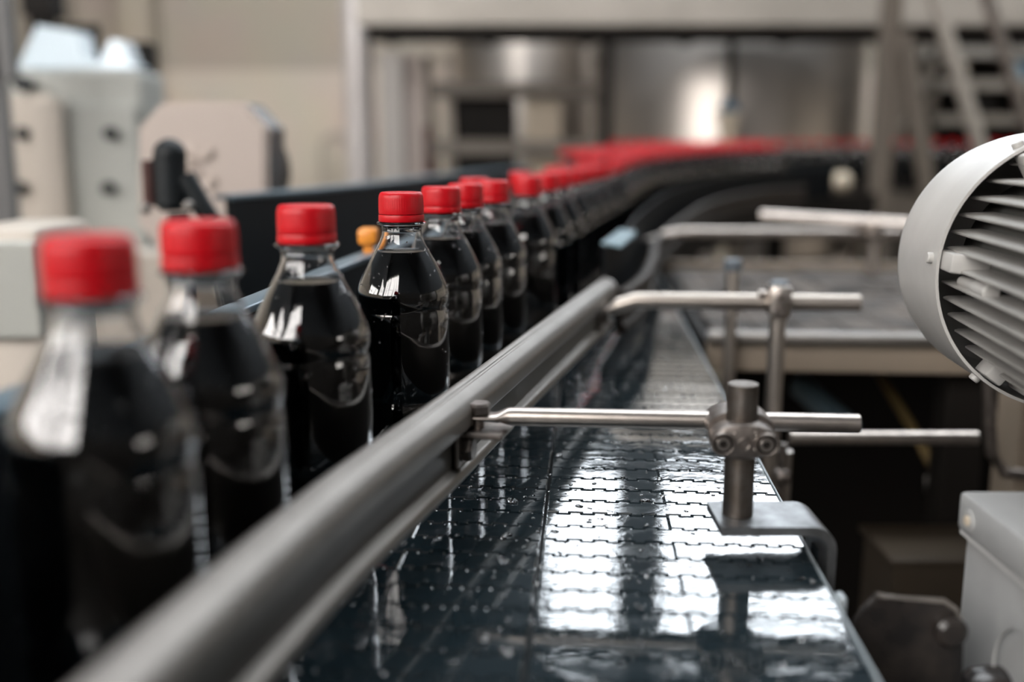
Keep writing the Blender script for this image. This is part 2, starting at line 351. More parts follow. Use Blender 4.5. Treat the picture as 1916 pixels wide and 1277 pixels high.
# ================================================================== BOTTLES
HB = .1785
PROF = [(.0130, .0015), (.0215, .0), (.0252, .0035), (.0278, .010), (.0290, .018), (.0293, .030), (.0292, .042), (.0280, .0452), (.0272, .0475), (.0282, .0498), (.0293, .053),
        (.0294, .070), (.0294, .0900), (.0293, .1015), (.0286, .1040), (.0283, .1058), (.0289, .1078), (.0295, .1105), (.0296, .1150), (.0288, .1185), (.0272, .1225), (.0249, .1275), (.0224, .1325), (.0199, .1370), (.0173, .1415), (.0151, .1455), (.0135, .1492), (.0128, .1512), (.0125, .1535), (.0125, .1590)]
def bottle_fn(r, z, t):
    if z < .042:
        return r - .0011 * (1 - abs(z - .02) / .024 if abs(z - .02) < .024 else 0) * (0.5 - .5 * math.cos(10 * t))
    if .108 < z < .140:
        return r - .00022 * (.5 - .5 * math.cos(16 * t))
    return r
def make_bottle(detail):
    seg = 60 if detail == 2 else (28 if detail == 1 else 14)
    root = thing('cola_bottle', 'clear plastic bottle of dark cola with a red screw cap', 'bottle')
    fn = bottle_fn if detail == 2 else None
    th = .0005
    b = BM()
    outer = PROF; inner = [(r - th, z + (.0008 if i < 2 else 0)) for i, (r, z) in enumerate(PROF)]
    if detail == 0:
        outer = PROF[1::3] + [PROF[-1]]; inner = [(r - th, z + (.0008 if i < 1 else 0)) for i, (r, z) in enumerate(outer)]
    R1 = lathe(b, outer, seg, fn, close_b=False)
    R2 = lathe(b, inner, seg, (lambda r, z, t: (fn(r + th, z, t) - th)) if fn else None, close_b=False)
    for i in range(seg): b.faces.new((R1[-1][i], R1[-1][(i + 1) % seg], R2[-1][(i + 1) % seg], R2[-1][i]))
    me = bpy.data.meshes.new('bottle_body'); 
    # orient shell: outer outwards, inner inwards
    bmesh.ops.recalc_face_normals(b, faces=b.faces[:]); b.to_mesh(me); b.free(); me.materials.append(PET)
    for p in me.polygons: p.use_smooth = True
    body = bpy.data.objects.new('bottle_body', me); COL.objects.link(body); body.parent = root
    # cola
    LV = .1416; g = .0009
    b = BM(); pr = [(r - g, z + (.0018 if i < 2 else 0)) for i, (r, z) in enumerate(PROF) if z < LV - .001]
    rl = .01725
    pr += [(rl - g - .0001, LV - .0006), (rl - g + .0001, LV), (rl - g - .0008, LV - .0006), (rl - g - .004, LV - .0008)]
    if detail == 0: pr = pr[1:-4:3] + pr[-3:]
    lathe(b, pr, seg, (lambda r, z, t: fn(r + g, z, t) - g) if fn else None)
    obj('cola', b, COLA, root, smooth=True)
    # neck ring
    b = BM(); lathe(b, [(.0126, .1574), (.0152, .1582), (.0156, .1587), (.0156, .1592), (.0152, .1597), (.0126, .1600)], seg); obj('neck_ring', b, PET, root, smooth=True)
    # cap
    b = BM()
    def kn(r, z, t): return r + (.00010 * math.cos(60 * t) if (detail == 2 and .1655 < z < .1765 and r > .0139) else 0)
    s2 = 180 if detail == 2 else seg
    lathe(b, [(.0126, .1649), (.0140, .1649), (.01415, .1655), (.0141, .1690), (.01395, .1745), (.0138, .1762), (.0132, .1776), (.0122, .1784), (.008, .17855), (.001, .1786)], s2, kn)
    cap = obj('screw_cap', b, RED, root, smooth=True)
    b = BM(); lathe(b, [(.0127, .1602), (.0141, .1602), (.01435, .1608), (.0143, .1640), (.0141, .1645), (.0127, .1645)], seg); obj('tamper_band', b, RED, cap, smooth=True)
    if detail == 2:
        b = BM()                                 # threads of the neck seen under the band, and support lugs
        for k in range(9):
            t = 2 * PI * k / 9
            box(b, (.0128 * math.cos(t), .0128 * math.sin(t), .1562), (.0012, .0012, .0016), Matrix.Rotation(t, 3, 'Z'), .0003, 1)
        obj('neck_lug', b, PET, root)
        b = BM(); rnd = random.Random(3)          # beads of condensation
        for k in range(170):
            t = rnd.uniform(0, 2 * PI); z = rnd.choice([rnd.uniform(.10, .15), rnd.uniform(.03, .11)])
            i = max(j for j in range(len(PROF)) if PROF[j][1] <= z and j > 0); r0, z0 = PROF[i]; r1, z1 = PROF[min(i + 1, len(PROF) - 1)]
            r = r0 + (r1 - r0) * (z - z0) / max(1e-6, z1 - z0); s = rnd.uniform(.00022, .00062) * (1.0 if rnd.random() < .9 else 1.6)
            c = Vector(((r + .0001) * math.cos(t), (r + .0001) * math.sin(t), z))
            bmesh.ops.create_icosphere(b, subdivisions=1, radius=s, matrix=Matrix.Translation(c))
        d = obj('condensation', b, DROP, root, smooth='all'); d['kind'] = 'stuff'
    return root
BOT = [make_bottle(0), make_bottle(1), make_bottle(2)]
used = [False] * 3
def place_bottle(x, y, z, rz, label, group, detail):
    if not used[detail]: o = BOT[detail]; used[detail] = True
    else: o = copy_tree(BOT[detail])
    o.location = (x, y, z); o.rotation_euler = (0, 0, rz); o['label'] = label; o['group'] = group
    return o
def cap_at(px, wpx):                # where a bottle stands from its cap's column and width
    Zc = .028 * FPX / wpx
    return ((px - 958) / FPX * Zc, (Zc - .0265 * SP) / CP)
def rise(y): return 0.0 if y < 1.8 else (y - 1.8) * .030
NEAR = [(163, 168, 'nearest cola bottle, most out of focus, at the left end of the file'),
        (370, 138, 'cola bottle second from the left, blurred, red cap in front of the black knob'),
        (572, 108, 'third cola bottle from the left, slightly blurred, standing apart before the sharp one'),
        (750, 83.5, 'sharply focused cola bottle beaded with droplets, above the guide rail'),
        (825, 73, 'cola bottle directly behind the sharply focused one, cola level showing'),
        (870, 67, 'cola bottle two behind the sharply focused one, its cap overlapped by the cap before'),
        (922, 61, 'cola bottle three behind the sharp one, last before a small gap in the file'),
        (987, 53, 'cola bottle just after the small gap, white window glint on its left shoulder'),
        (1022, 47, 'cola bottle first behind the one after the gap'),
        (1048, 43, 'cola bottle second behind the one after the gap'),
        (1072, 39, 'cola bottle third behind the one after the gap'),
        (1093, 36, 'cola bottle fourth behind the one after the gap'),
        (1112, 33.2, 'cola bottle fifth behind the one after the gap'),
        (1128, 31, 'cola bottle where the file begins to bend right')]
for i, (px, wp, lab) in enumerate(NEAR):
    x, y = cap_at(px, wp)
    place_bottle(x, y, 1.0 + rise(y), random.uniform(0, 6), lab, 'cola bottles in single file along the guide rail', 2 if i < 7 else 1)
for px, wp, lab in [(888, 56, 'cola bottle half hidden behind the file, only its red cap showing'),
                    (975, 44, 'cola bottle hidden behind the one after the gap, cap edge showing'),
                    (1036, 35, 'cola bottle in the back lane, cap above the middle of the file'),
                    (1052, 32, 'cola bottle in the back lane next beyond the middle one'),
                    (1090, 29, 'cola bottle in the back lane near the bend')]:
    x, y = cap_at(px, wp)
    place_bottle(x, y, 1.0 + rise(y), random.uniform(0, 6), lab, 'cola bottles in the back lane', 1)
# the bend and the massed bottles
BEND = [(.04, 1.18), (.158, 1.72), (.215, 2.0), (.30, 2.35), (.42, 2.65), (.58, 2.95), (.75, 3.15), (.92, 3.28), (1.2, 3.40)]

bend = [Vector((p.x, p.y, 1.0 + rise(p.y))) for p in catmull([(x, y, 0) for x, y in BEND], 10)]
def offset(path, d, z=None):
    out = []
    for i, p in enumerate(path):
        q = path[min(i + 1, len(path) - 1)] - path[max(i - 1, 0)]; n = Vector((q.y, -q.x, 0)).normalized()
        out.append(p + n * d + Vector((0, 0, z or 0)))
    return out
for lane in range(5):
    path = offset(bend, -.0605 * lane)
    for k, (p, d) in enumerate(resample(path, .0615 if lane else .066, start=(.03 * (lane % 2)))):
        if p.y < (1.85, 2.05, 2.25, 2.45, 2.6)[lane] or p.x > .86: continue
        lab = ('cola bottle in the front lane of the massed bottles at the bend', 'cola bottle in the second lane of the massed bottles at the bend',
               'cola bottle in the third lane of the massed bottles at the bend', 'cola bottle in the fourth lane of the massed bottles at the bend', 'cola bottle in the rearmost lane of the massed bottles at the bend')[lane]
        place_bottle(p.x, p.y, 1.0 + rise(p.y), random.uniform(0, 6), lab, 'massed cola bottles at the bend', 1 if p.y < 2.3 else 0)
for row in range(2):
    for k in range(30):
        x = .45 + k * .064 + row * .03; y = 4.50 + row * .058 - .03 * x
        place_bottle(x, y, 1.062, 0, 'cola bottle in the %s row on the far raised conveyor' % ('front', 'back')[row], 'bottles on the far raised conveyor', 0)

# ================================================================== MAIN CHAIN CONVEYOR
SW, RP, TP, GAP = .139, .0205, .0139, .0010
TA = .0014
def module_mesh(u0, u1, name):
    """one chain module with a toothed leading and trailing edge, top at z=0"""
    n0, n1 = round(u0 / (TP / 2)), round(u1 / (TP / 2))
    def wave(i): return TA if i % 2 == 0 else -TA
    def edge(v, s):
        pts = []
        for i in range(n0, n1):
            a = max(u0, i * TP / 2); c = min(u1, (i + 1) * TP / 2)
            pts += [(a, v + wave(i)), (c, v + wave(i))]
        return pts
    g = GAP / 2
    bot = edge(0 + g, 1); top = edge(RP - g, 1)[::-1]
    poly = bot + top
    # pull in the sides and make room at the tooth flanks
    def clean(P):
        out = []
        for p in P:
            if not out or (abs(p[0] - out[-1][0]) + abs(p[1] - out[-1][1])) > 1e-7: out.append(p)
        return out
    poly = clean(poly); n = len(poly)
    def inset(P, d):
        out = []
        for i in range(len(P)):
            p0, p, p1 = P[i - 1], P[i], P[(i + 1) % len(P)]
            e1 = Vector((p[0] - p0[0], p[1] - p0[1])).normalized(); e2 = Vector((p1[0] - p[0], p1[1] - p[1])).normalized()
            n1_ = Vector((-e1.y, e1.x)); n2_ = Vector((-e2.y, e2.x))
            if (n1_ - n2_).length < 1e-4: o = n1_ * d
            else: o = (n1_ + n2_) * d
            out.append((p[0] + o.x, p[1] + o.y))
        return out
    A = inset(poly, .00015); T = inset(poly, .00095)
    b = BM()
    lo = [b.verts.new((x, y, -.006)) for x, y in A]; mi = [b.verts.new((x, y, -.0008)) for x, y in A]; hi = [b.verts.new((x, y, 0)) for x, y in T]
    for i in range(n):
        j = (i + 1) % n
        b.faces.new((lo[i], lo[j], mi[j], mi[i])); b.faces.new((mi[i], mi[j], hi[j], hi[i]))
    b.faces.new(hi); b.faces.new(lo[::-1])
    me = bpy.data.meshes.new(name); bmesh.ops.recalc_face_normals(b, faces=b.faces[:]); b.to_mesh(me); b.free(); me.materials.append(WET)
    return me
def chain(u_left, label, v0, v1, phase):
    root = thing('chain_belt', label, 'conveyor belt', belt(u_left, v0, 0), -TH)
    full = module_mesh(.0007, SW - .0007, 'chain_module'); ha = module_mesh(.0007, TP * 5, 'chain_module'); hb = module_mesh(TP * 5, SW - .0007, 'chain_module')
    n = int((v1 - v0) / RP)
    for i in range(n):
        for me in ((full,) if (i + phase) % 2 else (ha, hb)):
            o = bpy.data.objects.new('chain_module', me); COL.objects.link(o); o.parent = root
            o.location = (random.uniform(-.0001, .0001), i * RP, random.uniform(-.00022, 0)); o.rotation_euler = (random.uniform(-.003, .003), random.uniform(-.0012, .0012), 0)
    return root
V0 = -.40
chain(.0, 'right strip of wet dark chain belt between the joint line and the open edge', V0, 1.20, 0)
chain(-.1390, 'middle strip of dark chain belt left of the joint, passing under the guide rail', V0, 1.20, 1)
chain(-.2784, 'left strip of dark chain belt beneath the row of bottles', V0, 1.20, 0)
cf = thing('conveyor_frame', 'steel conveyor frame and side plates carrying the dark chain belts', 'conveyor', belt(0, V0, 0) - Vector((0, 0, 1.0)), -TH)
LV_ = 1.61
b = BM(); box(b, (-.0735, LV_ / 2, .985), (.425, LV_, .012)); obj('wear_bed', b, BLACKP, cf)
b = BM(); box(b, (.1413, LV_ / 2, .955), (.0016, LV_, .076), bev=.001, seg=1); obj('side_plate', b, ZINC, cf)
b = BM(); box(b, (-.2865, LV_ / 2, .955), (.003, LV_, .076), bev=.001, seg=1); obj('side_plate', b, ZINC, cf)
b = BM(); box(b, (.1396, LV_ / 2, .9925), (.0014, LV_, .013), bev=.0005, seg=1); obj('wear_strip', b, mat('pale_wear_strip', (.30, .34, .36), .3, 0), cf)
for v in (.25, 1.25):
    for u in (-.27, .13):
        b = BM(); box(b, (u, v, .46), (.04, .04, .92), bev=.003, seg=1); obj('leg', b, STEEL, cf)
    b = BM(); box(b, (-.07, v, .93), (.43, .04, .04)); obj('cross_member', b, STEEL, cf)
# stainless lip strips low at the near right corner
b = BM(); tube(b, [belt(.1575, -.44, -.022), belt(.157, -.30, -.016), belt(.156, -.225, -.014)], [.0068, .0066, .004], 14)
o = obj('edge_guide_strip', b, ZINC, smooth=True); tag(o, 'rounded steel strip beside the belt edge, low at the near corner', 'strip')
b = BM(); box(b, (0, 0, 0), (.004, .0085, .010), bev=.0015)
o = obj('end_clip', b, mat('pale_wear_strip', (.3, .34, .36), .3)); o.location = atz(1560, 1120, 1.0) + Vector((.004, .002, -.004)); tag(o, 'small pale plastic clip on the belt edge beside the bracket leg', 'clip')

# water beads lying on the belt
b = BM(); rnd = random.Random(11)
for k in range(1500):
    v = -.36 + 1.3 * rnd.random() ** 1.25; u = rnd.uniform(-.12, .134)
    if u < 0 and rnd.random() < .55: continue
    s = rnd.uniform(.0004, .0013) * (1 if rnd.random() < .93 else 1.7); p = belt(u, v, 0)
    if v > .2: s *= 1.35
    M = Matrix.Translation(p + Vector((0, 0, -.0001))) @ Matrix.Rotation(rnd.uniform(0, 3), 4, 'Z') @ Matrix.Diagonal((s * rnd.uniform(1, 1.6), s, s * .55, 1))
    bmesh.ops.create_icosphere(b, subdivisions=2 if v < .3 else 1, radius=1, matrix=M)
tag(obj('water_drops', b, DROP, smooth='all'), 'water drops beading on the dark chain belt', 'water', kind='stuff')
for px, py, s in ((958, 938, .0042), (941, 1047, .0040), (910, 1193, .0042), (946, 1222, .0038), (1100, 973, .0026), (1045, 850, .003)):
    b = BM(); r2 = random.Random(px)
    for k in range(9 if px == 958 else 4):
        a = r2.uniform(0, 6.3); d = s * r2.uniform(0, .75)
        bmesh.ops.create_icosphere(b, subdivisions=2, radius=1, matrix=Matrix.Translation((d * math.cos(a), d * math.sin(a), 0)) @ Matrix.Diagonal((s * .38, s * .38, s * .26, 1)))
    o = obj('foam_blob', b, DROP, smooth='all'); o.location = atz(px, py, 1.0005)
    tag(o, {958: 'bubbly foam blob on the belt below the rail bolt', 941: 'water blob on the left strip near the joint line', 910: 'water blob near the bottom edge, left one of two', 946: 'water blob near the bottom edge, right one of two',
            1100: 'small water blob on the bright right strip', 1045: 'small water blob just right of the joint line'}[px], 'droplet')

# ================================================================== GUIDE RAIL
RAILP = [(-.119, .10), (-.099, .2232), (-.0690, .3697), (-.0304, .510), (.0190, .698), (.0990, .996)]
rail = [Vector((p.x, p.y, 1.0)) for p in catmull([(x, y, 0) for x, y in RAILP], 8)]
def rounded(poly, r, n=3):
    out = []
    for i, p in enumerate(poly):
        p = Vector(p); a = (Vector(poly[i - 1]) - p); c = (Vector(poly[(i + 1) % len(poly)]) - p)
        rr = min(r[i] if isinstance(r, list) else r, a.length * .45, c.length * .45)
        A = p + a.normalized() * rr; C_ = p + c.normalized() * rr
        for k in range(n + 1):
            t = k / n; out.append(tuple((A * (1 - t) ** 2 + p * 2 * t * (1 - t) + C_ * t * t)))
    return out
rp = rounded([(-.009, .0762), (-.0065, .0778), (-.0030, .0774), (-.0024, .0764), (-.0010, .0762), (-.0002, .0768), (.0050, .0728), (.0078, .0685), (.0078, .059), (.0005, .057), (-.0015, .057), (-.0015, .0385), (.0045, .0365), (.0055, .031), (-.006, .030), (-.009, .036)], .0016)
gr = thing('guide_rail', 'long grey steel guide rail crossing the belt diagonally before the bottles', 'rail', (0, 0, 0))
b = BM(); sweep(b, rp, rail); obj('rail_profile', b, STEEL_SMOOTH, gr, smooth=True)
wm = mat('rail_web_strip', (.10, .092, .082), .4, .6)  # darker than the rail: shade of the recess put into the colour
b = BM(); sweep(b, [(-.0013, .0385), (-.0003, .0385), (-.0003, .0568), (-.0013, .0568)], rail); obj('web_strip', b, wm, gr)
# second, darker rail section beyond
rail2p = [(.110, .985), (.150, 1.12), (.188, 1.32), (.225, 1.55), (.285, 1.80), (.36, 2.05), (.48, 2.40), (.66, 2.72), (.85, 2.92)]
rail2 = [Vector((p.x, p.y, 1.0 + rise(p.y) - .004)) for p in catmull([(x, y, 0) for x, y in rail2p], 8)]
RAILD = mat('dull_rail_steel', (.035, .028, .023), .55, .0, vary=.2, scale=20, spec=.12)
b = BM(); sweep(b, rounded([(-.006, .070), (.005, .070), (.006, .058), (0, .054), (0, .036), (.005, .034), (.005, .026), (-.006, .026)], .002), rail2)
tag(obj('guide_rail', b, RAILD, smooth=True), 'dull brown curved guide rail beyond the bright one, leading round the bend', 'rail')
# black guard standing above it
guard = [Vector((p.x, p.y, 1.0 + rise(p.y))) for p in catmull([(.092, 1.02, 0), (.135, 1.22, 0), (.185, 1.50, 0), (.245, 1.80, 0), (.335, 2.15, 0), (.46, 2.48, 0), (.64, 2.78, 0), (.84, 3.0, 0), (.98, 3.08, 0)], 8)]
gd = thing('curved_guard', 'black plastic curved guard in front of the bottles at the bend', 'guard', guard[0])
lg = [p - guard[0] for p in guard]
b = BM(); sweep(b, [(.0, .02), (.004, .02), (.004, .106), (.0, .106)], lg); obj('guard_panel', b, mat('matt_black_guard', (.004, .005, .006), .6, spec=.08), gd, smooth=True)
b = BM(); sweep(b, rounded([(-.004, .109), (.016, .1065), (.018, .103), (-.004, .1062)], .001), lg[1:9]); obj('glossy_strip', b, mat('pale_blue_strip', (.22, .33, .38), .25), gd, smooth=True)  # pale blue strip paints a light reflection along the guard

def bracket(p, d, detail=True):
    """L bracket bolted to the rail web; p on rail at z=0 level, d = direction along the rail"""
    n = Vector((d.y, -d.x, 0)).normalized(); R = Matrix((( d.x, n.x, 0), (d.y, n.y, 0), (0, 0, 1)))   # local x along rail, y away from bottles
    root = thing('rail_bracket', 'small dark steel angle bracket bolted to the guide rail', 'bracket', p)
    b = BM(); box(b, R @ Vector((-.004, .0016, .047)), (.024, .003, .019), R, .0008, 1); box(b, R @ Vector((0, .0125, .0555)), (.024, .027, .0034), R, .0009, 1); obj('angle_plate', b, STEEL_DARK, root)
    b = BM(); hexbolt(b, R @ Vector((-.006, .0032, .0465)), n, .0068, .0055, .2); cyl(b, R @ Vector((-.006, .003, .0465)), R @ Vector((-.006, .0036, .0465)), .0074, 24); obj('web_bolt', b, STEEL_DARK, root)
    return root, R
dr = (rail[28] - rail[24]).normalized()
# find rail point where the rod of post one meets it
def rail_at(y):
    for a, c in zip(rail, rail[1:]):
        if a.y <= y <= c.y:
            t = (y - a.y) / (c.y - a.y); return a.lerp(c, t), (c - a).normalized()
    return rail[-1], (rail[-1] - rail[-2]).normalized()
PERP = Vector((math.cos(TH), -math.sin(TH), 0))
def rod(name, start, end, r, flat, label, bend=None, tip=True, mt=None):
    """support rod: flattened eye at `start` (flat length), round to `end`"""
    root = thing(name, label, 'rod', start)
    d = (end - start); L = d.length; d.normalize(); s = Vector((-d.y, d.x, 0))
    b = BM()
    stations = []
    segs = 20
    if bend:
        (l0, dz0) = bend
    def shape(t):          # half width across, half height
        if t < flat * .75: return r * 1.25, r * .34
        k = min(1, (t - flat * .75) / (flat * .45)); k = k * k * (3 - 2 * k)
        return r * 1.25 * (1 - k) + r * k, r * .34 * (1 - k) + r * k
    ts = [0.0, r * .25, r * .6, flat * .5] + [flat * (.75 + .075 * i) for i in range(7)] + ([flat * 1.25 + (L - flat * 1.25) * i / 14 for i in range(15)])
    rings = []
    for t in ts:
        wd, ht = shape(t)
        if t < r * .7: wd *= (.62, .9, 1.0)[0 if t == 0 else (1 if t < r * .3 else 2)]
        zz = 0
        if bend: k = max(0, 1 - t / l0); zz = -dz0 * (k * k * (3 - 2 * k) * .4 + k * .6)
        rings.append([b.verts.new(d * t + s * wd * math.cos(2 * PI * k2 / segs) + Vector((0, 0, zz + ht * math.sin(2 * PI * k2 / segs)))) for k2 in range(segs)])
    e = rings[-1]
    rings.append([b.verts.new(d * (L + r * .08) + (v.co - d * L) * .93) for v in e])
    for A_, B_ in zip(rings, rings[1:]):
        for i in range(segs): b.faces.new((A_[i], A_[(i + 1) % segs], B_[(i + 1) % segs], B_[i]))
    b.faces.new(rings[0][::-1]); b.faces.new(rings[-1])
    obj('rod_bar', b, mt or STEEL, root, smooth=True)
    return root
# ---- station one (in focus)
pz = 1.0635
POST1 = at(1387, 800, .4935); POST1.z = 0
rs = at(872, 791, .520)                 # eye of the rod
rs.z = pz
re = rs + PERP * ((1600 - 872) / FPX * .530); re.z = pz
# bend so that rod passes just behind the post
dxy = (re - rs).normalized()
br, R1 = bracket(Vector((rail_at(.5215)[0].x, rail_at(.5215)[0].y, 1.0)), rail_at(.5215)[1])
br['label'] = 'small dark angle bracket on the guide rail, in focus, under the hex bolt'
r1 = rod('support_rod', rs, re, .0049, .020, 'steel support rod in focus, flattened at the rail and clamped to the short post', mt=STEEL)
b = BM(); hexbolt(b, dxy * .0068 + Vector((0, 0, .0016)), (0, 0, 1), .0070, .0056, .35); cyl(b, dxy * .0068 + Vector((0, 0, -.012)), dxy * .0068 + Vector((0, 0, .002)), .003, 16)
hexbolt(b, dxy * .0068 + Vector((0, 0, -.0072)), (0, 0, -1), .0056, .0045, .1)
obj('eye_bolt', b, STEEL_DARK, r1)
# bracket plate (Z clip) over the belt edge
pl = thing('clip_bracket', 'bent galvanised plate bracket over the belt edge carrying the post', 'bracket', (0, 0, 0), 0)
yb, yf = .5125, .4745
def arc(cx, cz, r, a0, a1, n): return [(cx + r * math.cos(a0 + (a1 - a0) * i / n), cz + r * math.sin(a0 + (a1 - a0) * i / n)) for i in range(n + 1)]
xl, xr, zt, tk, Ro = .1055, .1645, 1.0175, .0046, .0125
sec = [(xl, zt - tk), (xl, zt)] + arc(xr - Ro, zt - Ro, Ro, PI / 2, 0, 8) + [(xr, .945), (xr - tk, .945)] + arc(xr - Ro, zt - Ro, Ro - tk, 0, PI / 2, 8)
b = BM(); prism(b, sec, yf, yb)
bmesh.ops.bevel(b, geom=[e for e in b.edges if e.calc_face_angle(0) > 1.2 and abs(e.verts[0].co.y - e.verts[1].co.y) < 1e-6], offset=.0006, segments=2, affect='EDGES')
# round the free corner in front
obj('bent_plate', b, ZINC, pl, smooth=True)
b = BM(); box(b, (xr - tk - .0006, (yb + yf) / 2, .983), (.0012, .010, .034), bev=.0003, seg=1); obj('adjusting_slot', b, BLACKP, pl)
b = BM(); hexbolt(b, (xr, (yb + yf) / 2, .972), (1, 0, 0), .0065, .005); cyl(b, (.1500, (yb + yf) / 2, .972), (xr, (yb + yf) / 2, .972), .003, 12); obj('plate_bolt', b, STEEL_DARK, pl)
# post
po = thing('support_post', 'short thick stained steel post standing on the bent plate bracket', 'post', (POST1.x, POST1.y, zt))
ztop = at(1388, 718, .4935).z - zt
b = BM(); cyl(b, (0, 0, 0), (0, 0, ztop), .0079, 40, bev=.0004); obj('post_bar', b, STEEL_STAIN, po, smooth=True)
# clamp
cl = thing('cross_clamp', 'cast steel cross clamp in focus with two socket screws, joining rod and post', 'clamp', (POST1.x, POST1.y, pz - .0032), -TH)
def lens(hw, hh, n=32, p=2.2):
    out = []
    for i in range(n):
        t = 2 * PI * i / n; c, s = math.cos(t), math.sin(t)
        out.append((hw * math.copysign(abs(c) ** (2 / p), c), hh * math.copysign(abs(s) ** (2 / 1.9), s)))
    return out
b = BM()
for (ya, yb_, sc) in ((-.0150, -.0135, .86),):
    pass
def lens_body(bm, y_list, z_off=0):
    rings = []
    for y, k in y_list:
        rings.append([bm.verts.new((x * k, y, z * k + z_off)) for x, z in lens(.0170, .0093)])
    for A_, B_ in zip(rings, rings[1:]):
        n = len(A_)
        for i in range(n): bm.faces.new((A_[i], A_[(i + 1) % n], B_[(i + 1) % n], B_[i]))
    bm.faces.new(rings[0][::-1]); bm.faces.new(rings[-1])
lens_body(b, [(-.0134, .86), (-.0132, .91), (-.0122, .985), (-.0110, 1.0), (.0005, 1.0)])
obj('front_jaw', b, STEEL_DARK, cl, smooth=True)
b = BM(); lens_body(b, [(.0012, 1.0), (.010, 1.03), (.0215, 1.02), (.0235, .93), (.0242, .8)], .003); obj('rear_jaw', b, STEEL_DARK, cl, smooth=True)
for sx in (-1, 1):
    b = BM(); M = Matrix.Translation((sx * .0107, -.0118, -.0008)) @ Matrix.Rotation(PI / 2, 4, 'X')
    lathe(b, [(.0036, .000), (.0036, .0029), (.0032, .0034), (.0021, .0034), (.0020, .0030), (.0019, .0008), (.0004, .0004)], 24, M=M, close_b=True)
    obj('socket_screw', b, STEEL, cl, smooth=True)
    b = BM(); M = Matrix.Translation((sx * .0107, -.0122, -.0008)) @ Matrix.Rotation(PI / 2, 4, 'X')
    lathe(b, [(.0062, 0), (.0062, .0022), (.0058, .0030), (.0052, .0030), (.0048, .0026), (.0048, 0)], 28, M=M, close_a=False, close_b=False); obj('screw_boss', b, STEEL_DARK, cl, smooth=True)
    b = BM(); lathe(b, [(.0048, .0011), (.0048, .0016)], 24, M=M); obj('counterbore', b, DARKIN, cl)  # dark disc paints the shade inside the screw recess
b = BM(); M = Matrix.Translation((0, -.0130, -.0006)) @ Matrix.Rotation(PI / 2, 4, 'X'); lathe(b, [(.0033, -.001), (.0033, .0006), (.0028, .0010), (.0022, .0006), (.0018, -.0004)], 24, M=M); obj('centre_stud', b, STEEL_DARK, cl, smooth=True)
b = BM()
for sx in (-1, 1):
    for k in range(5):
        c = (sx * (.0052 + .0004 * (k % 2)), -.0132, .0048 - k * .0021)
        bmesh.ops.create_icosphere(b, subdivisions=1, radius=.00085, matrix=Matrix.Translation(c) @ Matrix.Diagonal((1, .6, 1, 1)))
obj('cast_marks', b, STEEL, cl, smooth='all')

# ---- station two
pz2 = pz
p2 = at(1180, 566, .925); p2.z = at(1180, 566, .925).z
rs2 = at(1106, 590, .930); end2 = rs2 + PERP * ((1603 - 1108) / FPX * .93)
zz2 = at(1400, 566, .915).z
rs2b = Vector((rs2.x, rs2.y, zz2)); end2.z = zz2
rod('support_rod', rs2b, end2, .0078, .020, 'bright steel support rod behind the focused one, kinked down where it meets the rail end', bend=(.042, .013), mt=STEEL_LIGHT)
ra, rd_ = rail_at(.945)
b2, _ = bracket(Vector((ra.x, ra.y, 1.0)), rd_); b2['label'] = 'blurred angle bracket near the far end of the bright guide rail'
b = BM(); e0 = rs2b + PERP * .007 + Vector((0, 0, -.008)); hexbolt(b, e0, (0, 0, 1), .0062, .005); tag(obj('hex_bolt', b, STEEL_DARK), 'hex bolt head on the kinked rod end beside the rail', 'bolt')
pp2 = at(1455, 600, .905)
po2 = thing('support_post', 'tall slim steel post with dark cap, clamped to the kinked rod', 'post', (pp2.x, pp2.y, .60))
tz = at(1455, 534, .905).z - .60
b = BM(); cyl(b, (0, 0, 0), (0, 0, tz), .0076, 28); obj('post_bar', b, STEEL_LIGHT, po2, smooth=True)
b = BM(); cyl(b, (0, 0, tz - .008), (0, 0, tz + .004), .0084, 24, bev=.001); obj('end_cap', b, mat('slate_end_cap', (.10, .12, .14), .4), po2, smooth=True)
cl2 = thing('cross_clamp', 'blurred cross clamp on the tall slim post', 'clamp', (pp2.x, pp2.y, zz2), -TH)
b = BM(); box(b, (0, .002, .003), (.020, .030, .030), bev=.004); obj('clamp_body', b, STEEL, cl2, smooth=True)
b = BM(); cyl(b, (-.001, -.016, -.004), (-.001, -.020, -.004), .004, 16); cyl(b, (-.001, -.016, .008), (-.001, -.020, .008), .004, 16); obj('socket_screw', b, STEEL_DARK, cl2, smooth=True)
b = BM(); cyl(b, (-.018, .004, .008), (-.010, .004, .008), .004, 12); obj('clamp_screw', b, STEEL, cl2, smooth=True)
pp3 = at(1367, 600, 1.055)
po3 = thing('support_post', 'slim steel post with dark cap, the one farther left behind the kinked rod', 'post', (pp3.x, pp3.y, .60))
tz3 = at(1367, 489, 1.055).z - .60
b = BM(); cyl(b, (0, 0, 0), (0, 0, tz3), .0069, 24); obj('post_bar', b, STEEL_LIGHT, po3, smooth=True)
b = BM(); cyl(b, (0, 0, tz3 - .010), (0, 0, tz3 + .002), .0098, 24, bev=.001); obj('end_cap', b, mat('slate_end_cap', (.10, .12, .14), .4), po3, smooth=True)
# foot bar that carries both slim posts, below the belt
fb = thing('post_carrier', 'dark steel outrigger beam below belt level carrying the slim posts', 'beam', (pp2.x, pp2.y, .575))
v = Vector((pp3.x - pp2.x, pp3.y - pp2.y, 0)); b = BM(); ang = math.atan2(v.y, v.x)
box(b, v / 2, (v.length + .1, .04, .05), Matrix.Rotation(ang, 3, 'Z'), .002, 1); box(b, v * 1.0 + Vector((0, 0, -.30)), (.04, .04, .55)); box(b, Vector((0, 0, -.30)), (.04, .04, .55)); obj('beam_bar', b, DARKIN, fb)

